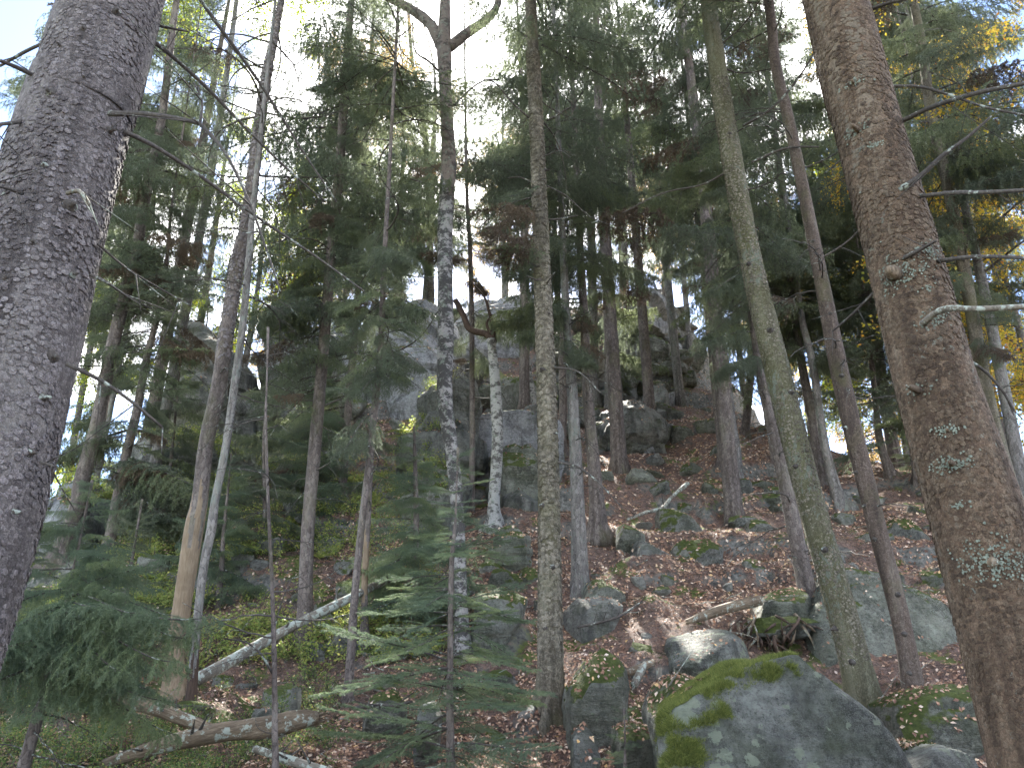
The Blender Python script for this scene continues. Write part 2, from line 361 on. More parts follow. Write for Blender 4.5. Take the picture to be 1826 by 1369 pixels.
def groundmat():
    m, t, b = newmat('forest_floor'); ge = gpos(t); P = ge.outputs['Position']
    n1 = noise(t, P, .55, 6, .6); n2 = noise(t, P, 11, 7, .72); n3 = noise(t, P, 60, 4, .7)
    v = voro(t, P, 26, 'F1', 'Color'); sc = t.nodes.new('ShaderNodeSeparateColor'); L(t, v, sc.inputs[0])
    c = ramp(t, math_(t, 'ADD', math_(t, 'MULTIPLY', n2, .5), math_(t, 'MULTIPLY', n3, .5)), [(.38, (.026, .018, .013)), (.5, (.125, .084, .066)), (.62, (.29, .195, .155))])
    c = mix(t, ramp(t, sc.outputs[0], [(.55, g(0)), (.9, g(.55))]), c, mix(t, sc.outputs[1], (.13, .065, .042), (.28, .17, .11)))
    sx = t.nodes.new('ShaderNodeSeparateXYZ'); L(t, P, sx.inputs[0])
    # more moss on the left flank
    lefty = math_(t, 'MULTIPLY', math_(t, 'ADD', sx.outputs[0], 3.0), -.035)
    lefty = math_(t, 'MINIMUM', math_(t, 'MAXIMUM', lefty, -.03), .2)
    mf = math_(t, 'ADD', math_(t, 'ADD', noise(t, P, 1.3, 6, .68), lefty), 0)
    c = mix(t, ramp(t, mf, [(.54, g(0)), (.58, g(.95))]), c, mix(t, ramp(t, n2, [(.3, g(0)), (.7, g(1))]), (.04, .055, .014), (.15, .18, .04)))
    sn = t.nodes.new('ShaderNodeSeparateXYZ'); L(t, ge.outputs['Normal'], sn.inputs[0])
    steep = ramp(t, math_(t, 'ADD', math_(t, 'ABSOLUTE', sn.outputs[2]), math_(t, 'MULTIPLY', math_(t, 'SUBTRACT', n2, .5), .5)), [(.60, g(1)), (.72, g(0))])
    c = mix(t, steep, c, ramp(t, n2, [(.35, (.05, .05, .045)), (.5, (.15, .148, .13)), (.62, (.26, .255, .225))]))
    L(t, c, b.inputs['Base Color'])
    bump(t, b, math_(t, 'ADD', n2, math_(t, 'MULTIPLY', n3, .5)), 1, .06); return m
M['ground'] = groundmat()

# ------------------------------------------------------------------ ground
CTRL = [(913,1369,7.5),(500,1369,7.0),(100,1369,6.5),(1100,1369,7.2),(1250,1340,7.4),(1649,1330,8.0),(1850,1360,7.0),(-60,1369,6.3),
 (1140,1180,9.2),(700,1200,9.5),(400,1262,8.5),(150,1255,8.6),(-20,1240,9),(1250,1060,11.3),(1035,1058,11.5),(1066,955,14),(885,935,14.5),
 (1313,870,17),(1445,1090,10.8),(1467,864,17.5),(1500,900,16.2),(1600,960,14.0),(1780,960,13),(1700,850,18),(1550,838,20),(1850,850,16),(1540,1060,10.5),(1740,1180,9.5),
 (1250,800,20),(1326,776,22),(1380,790,21),(1200,740,24),(1100,800,20),(1000,815,19),(1200,640,29),(1150,570,33),(1180,535,37),(1050,640,29),
 (880,870,17),(880,800,19.5),(800,770,22),(900,720,25),(850,640,30),(800,590,34),(950,580,34),(1050,560,36),
 (540,1155,10.3),(650,1160,10.2),(824,1165,10),(606,905,15.5),(700,950,14),(600,820,19),(500,860,17),(450,960,14),(318,1240,8.8),
 (300,1040,12.3),(200,990,13.3),(90,1040,13.5),(0,1060,13),(-100,1080,13),(250,890,17.5),(150,930,16),(400,780,21),(520,720,25),(650,700,26),(320,840,19.5)]
cp = [at(*c) for c in CTRL]
cp += [np.array(p, float) for p in [(0,0,0),(-3,0,0),(3,0,.1),(0,-6,-.4),(-8,-8,-.5),(8,-8,0),(0,3.5,.15),(-3,3.5,.1),(3.4,4.2,.35),(1.6,4.5,.3),(-9,3,0),(9,3,.8),(14,8,2.5),(-15,8,.2),
 (-20,20,2.0),(-14,25,4.5),(-9,27,8.0),(-30,15,-1),(-26,40,0),(-16,38,4),(-40,60,-4),(12,30,7.2),(18,22,6.0),(22,34,6.0),(10,42,9.5),(25,15,4),(20,60,6),(0,50,21.5),(-6,45,19),(6,46,19.5),(0,75,20),(-50,0,-2),(45,0,4),(60,60,4),(-60,90,-6),(0,110,16),(50,110,4),(0,-60,-2),(-50,-50,-3),(50,-50,2),
 (0,200,8),(-140,200,-8),(140,200,0),(180,0,2),(-180,0,-4),(0,-180,-4)]]
cp = np.array(cp)
def tps_k(r2): return .5*r2*np.log(r2+1e-9)
n = len(cp); dd = ((cp[:, None, :2]-cp[None, :, :2])**2).sum(-1)
A = np.zeros((n+3, n+3)); A[:n, :n] = tps_k(dd)+np.eye(n)*.6; A[:n, n] = 1; A[:n, n+1:] = cp[:, :2]; A[n:, :n] = A[:n, n:].T
sol = np.linalg.solve(A, np.concatenate([cp[:, 2], np.zeros(3)]))
def hbase(x, y):
    x = np.asarray(x, float).ravel(); y = np.asarray(y, float).ravel(); out = np.empty_like(x)
    for i in range(0, len(x), 40000):
        xs, ys = x[i:i+40000], y[i:i+40000]
        k = tps_k((xs[:, None]-cp[None, :, 0])**2+(ys[:, None]-cp[None, :, 1])**2)
        out[i:i+40000] = k@sol[:n]+sol[n]+sol[n+1]*xs+sol[n+2]*ys
    return out
def height(x, y):
    x = np.asarray(x, float).ravel(); y = np.asarray(y, float).ravel()
    z = hbase(x, y); P = np.stack([x, y, 0*x], 1); d = np.hypot(x, y)
    near = np.clip((d-1.5)/3, 0, 1)
    z = z+near*(fbm(P, .9, 5, 3)*.26+fbm(P, 2.6, 3, 9, ridge=True)*.07+np.clip(fbm(P, 1.7, 3, 21), .1, 1)*.30)
    far = np.clip((d-9)/6, 0, 1)*(1-np.clip((d-60)/20, 0, 1)); st = 1.15; q = z/st+fbm(P, .22, 3, 71)*1.3; fr = q-np.floor(q)
    step = np.clip((fr-.32)/.36, 0, 1); step = step*step*(3-2*step)
    z = z+far*st*(step-fr)*.5*np.clip(.75+fbm(P, .35, 2, 33)*1.4, .1, .85)+far*fbm(P, .5, 4, 45, ridge=True)*.16
    return z
def h1(x, y): return float(height([x], [y])[0])
def hit(px, py, y0=3., y1=60.):
    Ys = np.exp(np.linspace(math.log(y0), math.log(y1), 500)); dx, dy, dz = ray(px, py); t = Ys/dy
    below = (CAMZ+dz*t) < height(dx*t, Ys)
    i = np.argmax(below) if below.any() else 499
    return Ys[i]

ang = np.concatenate([np.linspace(-48, 48, 400), np.linspace(48, 312, 70)[1:-1]])*math.pi/180
rad = np.concatenate([[.35, .8, 1.4, 2.0], np.exp(np.linspace(math.log(2.6), math.log(60), 400)), [68, 80, 100, 130, 170, 230, 300]])
AA, RR = np.meshgrid(ang, rad); X = (RR*np.sin(AA)).ravel(); Y = (RR*np.cos(AA)).ravel(); Z = height(X, Y)
na, nr = len(ang), len(rad)
i = np.arange(nr-1)[:, None]*na; j = np.arange(na)[None]; k = (j+1) % na
GQ = np.stack([i+j, i+na+j, i+na+k, i+k], -1).reshape(-1, 4)[:, ::-1]
GV = np.stack([X, Y, Z], 1); GV = np.vstack([GV, [0, 0, 0]])
GT = np.stack([np.arange(na), (np.arange(na)+1) % na, np.full(na, na*nr)], -1)[:, ::-1]
mb = MB(); mb.add(GV, GT[:, ::-1], GQ[:, ::-1])
me = mb.mesh('forest_floor', M['ground'])
if me.polygons[len(me.polygons)//2].normal.z < 0: me.flip_normals()
tag(link('hillside', me), kind='structure', label='leaf covered hillside rising to the cliff')
BV = [GV]; BQ = [GQ.tolist()]; BN = [len(GV)]; ROCKTRIS = []

# ------------------------------------------------------------------ rocks
ICO = {}
def ico(sub):
    if sub not in ICO:
        bm = bmesh.new(); bmesh.ops.create_icosphere(bm, subdivisions=sub, radius=1)
        V = np.array([v.co for v in bm.verts]); F = np.array([[v.index for v in f.verts] for f in bm.faces]); bm.free(); ICO[sub] = (V, F)
    return ICO[sub]
def hull_planes(P):
    bm = bmesh.new()
    for p in P: bm.verts.new(p)
    r = bmesh.ops.convex_hull(bm, input=bm.verts); bm.normal_update()
    c = P.mean(0); nn = []; dd = []
    for f in bm.faces:
        nv = np.array(f.normal); p = np.array(f.verts[0].co); d = nv@(p-c)
        if d < 0: nv, d = -nv, -d
        if d > 1e-4: nn.append(nv); dd.append(d)
    bm.free(); return c, np.array(nn), np.array(dd)
def rock_geo(P, sub=5, amp=.06, seed=0, sharp=60, strata=0., chips=9, chipd=.60):
    P = np.asarray(P, float); c, nn, dd = hull_planes(P); D, F = ico(sub)
    rg = np.random.default_rng(seed+77); m0 = np.maximum(D@nn.T, 1e-4)/dd[None]; r0 = 1/m0.max(1)
    cn = rg.normal(size=(chips, 3)); cn /= np.linalg.norm(cn, axis=1)[:, None]
    cd = ((D*r0[:, None])@cn.T).max(0)*rg.uniform(chipd, .97, chips)      # random fracture planes chop corners off
    nn = np.vstack([nn, cn]); dd = np.concatenate([dd, cd]); a = np.maximum(D@nn.T, 1e-4)/dd[None]
    r = (a**sharp).sum(1)**(-1/sharp)
    V = c+D*r[:, None]; size = np.ptp(P, axis=0).mean()
    f = fbm(V, 1.6/size, 4, seed, .5, True)*.6+fbm(V, 6/size, 4, seed+5, .6)*.7
    # broken facets: quantised low noise pushes flat chips in and out
    q = vnoise(V*3.2/size+seed, seed+9); q2 = np.round(q*4)/4
    V = V+D*(size*amp*(f+1.2*(q2-.5)))[:, None]
    if strata:
        s = np.sin(V[:, 2]*strata+fbm(V, .8/size, 2, seed)*3); V += D*(size*amp*.5*np.sign(s)*np.minimum(1, abs(s)*3))[:, None]
    return V, F
NROCK = [0]
def add_rock(P, mat, label, cat='rock', name='boulder', group=None, sub=5, amp=.06, seed=None, strata=0., sharp=60, chips=9, chipd=.60):
    NROCK[0] += 1; seed = NROCK[0]*13 if seed is None else seed
    V, F = rock_geo(P, sub, amp, seed, sharp, strata, chips, chipd)
    base = V.mean(0); base[2] = V[:, 2].min()
    mb = MB(); mb.add(V, F); me = mb.mesh(name, M[mat], True, base); me.set_sharp_from_angle(angle=R(24)); o = link(name, me, None, base)
    tag(o, label, cat, group); ROCKTRIS.append((V, F)); return o
def outline_rock(pts, Y, thick, mat, label, sink=.35, bulge=.4, lean=0., **kw):
    """outline seen from the path, given its own distance and thickness; lean tips the top away"""
    P = []; pts = np.array(pts, float); c = pts.mean(0); ymin, ymax = pts[:, 1].min(), pts[:, 1].max()
    for x, y in pts:
        f = (ymax-y)/(ymax-ymin+1e-6); p = at(x, y, Y+lean*f)
        if f < .25: p[2] -= sink
        P.append(p)
        q = at(c[0]+(x-c[0])*.92, y, Y+lean*f); q = q+np.array((0, thick*(.6+.4*f), -.06*thick)); q[2] -= sink if f < .25 else 0
        P.append(q)
    for sx, sy in ((-.35, .25), (.3, .3), (-.1, -.2), (.25, -.15)):
        x = c[0]+sx*np.ptp(pts[:, 0]); y = c[1]+sy*np.ptp(pts[:, 1]); f = (ymax-y)/(ymax-ymin)
        p = at(x, y, Y+lean*f-bulge*thick); P.append(p)
    return add_rock(np.array(P), mat, label, **kw)
def px_rock(px, py, w, h, mat, label, Y=None, seed=0, depth=.9, tilt=0, sub=4, **kw):
    if Y is None: Y = hit(px, min(1365, py+h*.45))
    c = at(px, py, Y); s = fwd(c)/FPX; a, b, d = w*s/2, h*s/2, w*s/2*depth
    r = np.random.default_rng(seed+int(px)); P = []
    for k in range(16):
        u = r.normal(size=3); u /= np.linalg.norm(u); u *= r.uniform(.88, 1.12)
        u = np.sign(u)*np.abs(u)**.45; u *= r.uniform(.72, 1.0, 3)
        P.append((u[0]*a, u[1]*d, u[2]*b-(.35*b if u[2] < -.2 else 0)))
    P = np.array(P); ct, st = math.cos(tilt), math.sin(tilt)
    P[:, [0, 2]] = np.stack([P[:, 0]*ct-P[:, 2]*st, P[:, 0]*st+P[:, 2]*ct], 1)
    return add_rock(c+np.array((0, d*.6, 0))+P, mat, label, sub=sub, **kw)

R1 = outline_rock([(1168,1375),(1180,1285),(1262,1245),(1300,1215),(1345,1183),(1420,1172),(1448,1192),(1530,1260),(1600,1318),(1640,1372),(1640,1500),(1168,1500)],
   4.7, 1.3, 'rock_lichen', 'large dark lichen-spotted boulder capped with bright green moss in the bottom right foreground', sub=7, amp=.032, lean=.45, bulge=.05, sharp=110, seed=5, chips=9, chipd=.80)
outline_rock([(1590,1330),(1660,1322),(1725,1340),(1790,1372),(1790,1470),(1590,1470)], 5.0, .8, 'rock_lichen', 'low dark rock running right from the moss capped boulder at the bottom edge', lean=.3, amp=.03)
outline_rock([(1160,1265),(1178,1225),(1212,1200),(1262,1220),(1290,1262),(1285,1300),(1165,1300)], 6.4, .8, 'rock_dark', 'small grey angular rock tucked behind the left shoulder of the moss capped boulder', amp=.03)
outline_rock([(1193,1188),(1203,1128),(1235,1112),(1300,1118),(1335,1150),(1345,1180),(1300,1225),(1205,1222)], 8.6, .9, 'rock_lichen', 'rounded grey rock with pale lichen dots below the old roots', amp=.03, lean=.3)
outline_rock([(1008,1330),(1012,1210),(1022,1165),(1060,1152),(1095,1165),(1118,1195),(1118,1270),(1098,1330),(1050,1360)], 7.6, .9, 'rock_dark', 'tall dark boulder shaggy with moss right of the scaly centre trunk', amp=.05, lean=.3)
outline_rock([(1003,1085),(1030,1066),(1090,1066),(1112,1080),(1108,1098),(1060,1128),(1008,1130)], 9.8, .9, 'rock', 'bare grey block at the foot of the spruce just right of centre', amp=.025, lean=.2)
outline_rock([(1040,1062),(1052,1036),(1088,1026),(1108,1036),(1122,1070),(1100,1080),(1050,1078)], 10.8, .9, 'rock_big', 'olive green pointed rock leaning behind the bare grey block', amp=.03, lean=.2)
outline_rock([(1120,985),(1140,960),(1160,957),(1185,972),(1200,995),(1170,1015),(1125,1008)], 12.6, .7, 'rock', 'grey wedge rock with a flat sunlit top in the middle of the leaf slope', amp=.04)
outline_rock([(1095,965),(1102,932),(1125,938),(1150,955),(1145,968)], 13.2, .5, 'rock_dark', 'dark triangular stone with a hollow under it beside the twin spruce foot', amp=.03)
outline_rock([(1178,900),(1190,905),(1230,920),(1268,938),(1262,952),(1195,962),(1180,940)], 14.0, 1.0, 'rock_mid', 'long mossy slab overhanging a dark gap above the grey wedge rock', amp=.04)
outline_rock([(1198,985),(1215,965),(1260,958),(1290,975),(1298,1000),(1255,1008),(1210,1008)], 12.6, .9, 'rock_mid', 'low moss covered rock right of the grey wedge rock', amp=.06)
outline_rock([(1332,950),(1335,928),(1370,922),(1386,938),(1380,955),(1350,960)], 13.8, .6, 'rock_mid', 'small square mossy block alone on the leaves left of the leaning lichen trunk', amp=.03)
outline_rock([(1342,1100),(1360,1065),(1400,1045),(1432,1040),(1450,1075),(1450,1110)], 10.2, .8, 'rock_big', 'rounded lichen-blotched rock behind the foot of the slim dark spruce', amp=.03)
outline_rock([(1440,1215),(1450,1100),(1478,1030),(1502,1004),(1560,1022),(1640,1052),(1700,1080),(1735,1130),(1748,1225),(1600,1240)], 9.3, 1.6, 'rock_big', 'huge slanting slab stained green behind the two leaning trunks on the right', amp=.022, lean=.8, bulge=.10, sub=6, chips=6, chipd=.85, sharp=90)
outline_rock([(1590,1370),(1600,1260),(1660,1228),(1740,1218),(1790,1240),(1830,1300),(1830,1400),(1600,1400)], 7.4, .9, 'rock_dark', 'dark green mossy rock in the hollow left of the big red-brown trunk foot', amp=.05)
outline_rock([(1562,962),(1580,930),(1620,925),(1668,950),(1672,968),(1610,972)], 14.0, 1.1, 'rock_mid', 'mossy rock lying left of the big red-brown trunk on the slope', amp=.06)
outline_rock([(1225,1252),(1240,1225),(1262,1222),(1262,1265)], 5.8, .3, 'rock_dark', 'fist sized grey stone wedged against the moss capped boulder', amp=.03, sub=4)
outline_rock([(893,915),(896,885),(925,872),(962,880),(964,915),(920,925)], 15.4, .9, 'rock', 'grey cube-like block immediately left of the scaly centre trunk', amp=.03)
outline_rock([(870,985),(885,945),(925,932),(945,955),(955,990),(930,1005),(880,1000)], 12.4, .9, 'rock_big', 'slab with fine parallel cracks and moss left of the scaly centre trunk', amp=.04, strata=30)
outline_rock([(918,1018),(940,1008),(965,1015),(965,1045),(945,1042)], 11.6, .5, 'rock_dark', 'dark tilted flake of rock half behind the scaly centre trunk', amp=.03, sub=4)
outline_rock([(840,1120),(850,1060),(900,1045),(940,1070),(930,1110),(880,1140)], 9.7, .8, 'rock_mid', 'mossy boulder behind the right side of the young spruce', amp=.05)
outline_rock([(580,1150),(600,1128),(625,1112),(650,1118),(655,1150),(620,1168)], 10.0, .7, 'rock', 'tilted rock with a dark hollow right of the spruce base behind the pale log', amp=.04)
outline_rock([(545,1160),(555,1140),(575,1142),(585,1165),(560,1172)], 9.9, .4, 'rock', 'small grey stone by the root of the spruce behind the pale log', amp=.04, sub=4)
outline_rock([(590,1065),(600,1042),(625,1030),(652,1036),(655,1062),(620,1070)], 11.4, .7, 'rock_mid', 'moss topped stone above the pale fallen log', amp=.05)
outline_rock([(556,1098),(562,1075),(590,1068),(606,1085),(604,1105),(575,1112)], 10.9, .6, 'rock_mid', 'green mossy cushion rock touching the pale fallen log', amp=.05)
outline_rock([(425,1300),(455,1262),(485,1250),(500,1272),(505,1300)], 7.6, .6, 'rock', 'pale pointed slab leaning behind the rotting log bottom left', amp=.03, lean=.2)
outline_rock([(462,1268),(470,1232),(495,1218),(522,1225),(525,1275)], 8.2, .5, 'rock_mid', 'mossy block above the rotting log near the thin sapling', amp=.04)
outline_rock([(640,1290),(660,1240),(700,1225),(720,1260),(715,1300)], 7.9, .5, 'rock_mid', 'yellow-green mossy stone behind the lower boughs of the young spruce', amp=.05)
outline_rock([(735,1340),(745,1262),(770,1245),(785,1275),(780,1340)], 7.5, .5, 'rock', 'pale streaked stone left of the young spruce stem', amp=.04)
outline_rock([(1160,1345),(1165,1300),(1130,1290),(1100,1300),(1095,1350)], 6.6, .6, 'rock_dark', 'shaded rock between the shaggy boulder and the foreground boulder', amp=.05)
outline_rock([(1018,1369),(1022,1310),(1045,1290),(1070,1320),(1070,1390),(1020,1390)], 6.3, .4, 'rock_lichen', 'lichen whitened stone at the bottom edge right of the centre trunk', amp=.04, sub=4)
# the cliff
CL = 'cliff faces on the ridge'
def cliff(pts, Y, thick, label, mat='rock_pale', **kw):
    kw.setdefault('amp', .05); kw.setdefault('sub', 6); kw.setdefault('chips', 22); kw.setdefault('chipd', .62); kw.setdefault('strata', random.uniform(2.2, 5)); kw['amp'] = kw['amp']*1.2
    p_ = np.array(pts); Y = min(Y, hit(p_[:, 0].mean(), p_[:, 1].max()-6, 8)*.985)
    outline_rock(pts, Y, thick, mat, label, name='cliff_block', cat='cliff', sink=1.5, **kw)
cliff([(640,760),(645,600),(670,520),(760,500),(800,530),(812,620),(760,690),(690,760)], 29, 7, 'steep pale grey slab of the cliff left of the old birch trunk', lean=4, bulge=.05, amp=.03)
cliff([(800,640),(810,560),(850,505),(930,490),(960,540),(962,620),(900,650)], 31, 6, 'upper cliff block above the dark overhang behind the broken birch', lean=3, bulge=.05, amp=.05)
cliff([(850,690),(880,662),(960,655),(1010,670),(1012,690),(960,706),(880,704)], 24.2, 3.0, 'jutting ledge that makes the dark overhang behind the broken birch', mat='rock_mid', amp=.03, bulge=.1, sub=5)
cliff([(840,860),(838,740),(870,700),(960,698),(1010,720),(1010,800),(960,850)], 25.2, 3.0, 'pale undercut wall beneath the dark overhang', amp=.03, bulge=.02, sub=6)
cliff([(710,870),(720,760),(770,700),(840,690),(850,760),(840,850)], 24.0, 3.5, 'blocky lower cliff step left of the undercut wall', mat='rock', amp=.06)
cliff([(460,700),(462,600),(480,555),(520,548),(600,560),(650,610),(650,720),(560,740)], 28, 7, 'broad light grey cliff face in the left centre below bright sky', lean=3, bulge=.05, amp=.04)
cliff([(285,800),(290,690),(310,630),(345,592),(395,585),(440,640),(455,740),(400,820)], 25, 5, 'rounded rock pinnacle against white sky behind the bark-stripped trunk', mat='rock', lean=2, amp=.05)
cliff([(235,900),(240,820),(262,790),(330,780),(400,800),(420,880),(330,930)], 20.5, 3, 'squat outcrop below the rounded pinnacle on the left', mat='rock', lean=1, amp=.07)
cliff([(55,960),(60,880),(75,845),(130,840),(150,880),(160,950)], 19, 3, 'low pale rock right beside the big left trunk under the white sky', mat='rock_pale', amp=.06)
cliff([(870,880),(874,810),(900,785),(975,790),(1010,820),(1010,850),(960,872)], 20.0, 2.4, 'dark mossy block below the undercut wall behind the broken birch', mat='rock_big', amp=.05, sub=5)
cliff([(1060,790),(1065,740),(1110,722),(1165,715),(1180,745),(1165,775),(1120,795)], 21.2, 2.2, 'angular grey outcrop with shadowed cracks in mid slope', mat='rock', amp=.07, sub=6)
cliff([(1140,740),(1150,690),(1185,685),(1200,720),(1190,750)], 24, 1.6, 'fractured blue-grey step above the angular outcrop', mat='rock', amp=.08, sub=5)
cliff([(1060,720),(1070,640),(1100,620),(1110,680),(1105,720)], 26.5, 2.5, 'narrow rock rib behind the twin spruces', mat='rock', amp=.07, sub=5)
cliff([(1090,600),(1100,530),(1140,510),(1185,520),(1215,560),(1205,620),(1130,630)], 33, 5, 'topmost lichen-grey crag at the head of the leaf chute', mat='rock_pale', lean=2, amp=.08)
cliff([(1120,640),(1135,600),(1170,595),(1190,620),(1180,650)], 29.5, 2, 'mossy grey shoulder just below the topmost crag', mat='rock_mid', amp=.07, sub=5)
cliff([(690,900),(700,850),(760,830),(830,850),(835,900),(760,925)], 16.5, 1.5, 'mossy step of rock behind the hanging spruce boughs', mat='rock_mid', amp=.07, sub=5)
# numbered by what is near them: scattered stones and clumps on the slope
SC = [(1145,845,62,34,'rock_big','grey-green stone with a sharp ridge high on the leaf slope'),(1170,820,40,26,'rock','small peaked stone under the angular outcrop'),
 (1300,1045,22,20,'rock','tiny grey stone alone on bare leaf litter above the old root'),(1355,1010,56,30,'rock_mid','dark moss hummock on the slope left of the slim dark spruce'),
 (1175,870,50,26,'rock_mid','mossy stone touching the bleached stick'),(1220,905,46,22,'rock_mid','moss topped stone at the upper end of the long slab'),
 (1330,865,40,26,'rock_mid','moss lump right beside the foot of the pale lichen trunk'),(1265,870,36,22,'rock_dark','dark stone left of the pale lichen trunk foot'),
 (1400,880,60,24,'rock_mid','flat mossy stone between the leaning trunk and the paired trunks'),(1240,835,46,20,'rock_dark','half buried dark rock in the upper leaf slope'),
 (1215,770,60,36,'rock_dark','shadowed mossy block above the leaf slope terrace'),(1265,755,56,32,'rock_dark','dark mossy rock under the spruce trunks of the upper slope'),
 (1180,800,36,16,'rock','flat stone at the terrace edge'),(1080,845,30,18,'rock_dark','dark stone between the twin spruces'),
 (1420,905,36,20,'rock_mid','moss tuft rock just left of the paired trunks'),(1510,925,44,22,'rock_mid','mossy rock below the paired trunks'),
 (1520,1010,38,18,'rock','flat grey stone behind the top of the huge slab'),(1670,1030,60,30,'rock_mid','mossy stone above the right end of the huge slab'),
 (1650,905,50,20,'rock_mid','mossy strip of rock near the right skyline'),(1560,890,44,18,'rock_mid','small mossy ledge below the right skyline'),
 (960,1080,26,20,'rock_dark','dark stone peeping left of the centre trunk'),(745,1115,30,18,'rock_dark','dark pebble sized stone in leaves behind the young spruce'),
 (690,1010,60,36,'rock_mid','moss hump at the upper end of the pale fallen log'),(735,985,70,34,'rock_mid','mossy mound behind the top of the young spruce'),
 (580,965,50,30,'rock','grey stone peeping through bilberry left of the slender twin stems'),(610,1010,40,26,'rock_mid','green stone in the bilberry patch'),
 (470,970,60,34,'rock_mid','broad mossy stone left of the straight spruce'),(520,905,54,28,'rock_mid','mossy ledge stone in the left gully'),
 (430,1000,46,30,'rock_mid','mossy stone just right of the bark-stripped trunk pair'),(500,830,64,34,'rock_dark','wet dark stone in the left gully'),
 (560,860,50,26,'rock_mid','mossy stone behind the straight spruce'),(640,870,46,26,'rock','grey stone at the top of the left gully'),
 (270,1010,60,40,'rock_mid','mossy stone on the bank left of the bark-stripped trunk'),(240,1050,50,30,'rock_dark','dark stone in ferns left of the bark-stripped trunk'),
 (490,790,70,40,'rock','grey ledge block in the upper left gully'),(440,860,50,36,'rock_mid','mossy block beside the pinnacle foot'),
 (500,1115,44,22,'rock_dark','dark stone under the brown fallen pole'),(420,1175,36,22,'rock','small grey stone below the pale fallen log'),
 (395,1215,40,20,'rock_mid','mossy stone at the lower end of the pale fallen log'),(1140,1040,30,22,'rock','round grey stone behind the olive pointed rock'),
 (1190,1035,40,16,'rock_dark','flat dark root stone in mid slope'),(1235,640,50,40,'rock_dark','dark rock at the edge of the upper ravine'),
 (1165,660,46,26,'rock_mid','mossy stone high in the leaf chute'),(1290,800,34,18,'rock_mid','moss tuft behind the pale lichen trunk')]
for q, (px, py, w, h, m, lab) in enumerate(SC):
    px_rock(px, py, w*1.15, h*1.25, m, lab, seed=q*3, name='stone' if w < 45 else 'boulder', amp=.07, depth=.9, tilt=random.uniform(-.25, .25))
print('rocks', NROCK[0])
# loose small stones nobody singles out, each its own object sharing five shapes
sm = []
for q in range(6):
    V, F = rock_geo(RNG.normal(size=(12, 3))*np.array((1, .8, .55))*.5, 3, .07, 700+q); mb = MB(); mb.add(V, F)
    sm.append(mb.mesh('stone', M[('rock', 'rock_mid', 'rock_dark')[q % 3]]))
for q in range(150):
    Yq = math.exp(random.uniform(math.log(7), math.log(24))); xq = random.uniform(-.6, .62)*Yq; s = random.uniform(.10, .34)
    o = link('stone', sm[q % 6], None, (xq, Yq, h1(xq, Yq)-.02)); o.scale = (s, s, s*random.uniform(.7, 1)); o.rotation_euler = (random.uniform(-.3, .3), random.uniform(-.3, .3), random.uniform(0, 6.28))
    tag(o, 'small loose stone half sunk in the leaves of the slope', 'stone', 'small loose stones in the leaf litter')

for q in range(70):
    Yq = math.exp(random.uniform(math.log(10), math.log(32))); xq = random.uniform(-.5, .58)*Yq; s = random.uniform(.22, .62); px_ = xq
    V, F = rock_geo(np.random.default_rng(q+900).uniform(-1, 1, size=(12, 3))*np.array((.75, .6, .42))*s*random.uniform(.8, 1.4), 4, .07, 900+q)
    c0 = np.array((xq, Yq, h1(xq, Yq)-.05*s)); V = V+c0; base = V.mean(0); base[2] = V[:, 2].min(); mb = MB(); mb.add(V, F); mk = ('rock', 'rock_mid', 'rock_dark', 'rock_mid')[q % 4]
    tag(link('boulder', mb.mesh('boulder', M[mk], True, base), None, base), {'rock': 'bare grey angular boulder half buried among many on the slope', 'rock_mid': 'moss topped angular boulder half buried among many on the slope', 'rock_dark': 'dark angular boulder half buried among many on the slope'}[mk], 'rock', 'half buried boulders of the slope'); ROCKTRIS.append((V, F))
for q in range(60):
    px = random.uniform(450, 1210); py = random.uniform(540, 800); w = random.uniform(30, 90)
    Yq = hit(px, py+12, 8); c0 = at(px, py, Yq)
    if Yq > 45 or abs(h1(c0[0], c0[1])-c0[2]) > 1.5: continue
    sz = w*fwd(c0)/FPX/2
    V, F = rock_geo(np.random.default_rng(q+1900).uniform(-1, 1, size=(12, 3))*np.array((1, .8, .62))*sz*1.15, 4, .06, 1900+q, strata=4/sz*.5)
    V = V+c0; base = V.mean(0); base[2] = V[:, 2].min(); mb = MB(); mb.add(V, F); mk = ('rock', 'rock_mid', 'rock_big')[q % 3]
    tag(link('cliff_block', mb.mesh('cliff_block', M[mk], True, base), None, base), {'rock': 'bare grey block among the broken rocks of the cliff foot', 'rock_mid': 'moss topped block among the broken rocks of the cliff foot', 'rock_big': 'green stained block among the broken rocks of the cliff foot'}[mk], 'rock', 'broken blocks about the cliff'); ROCKTRIS.append((V, F))
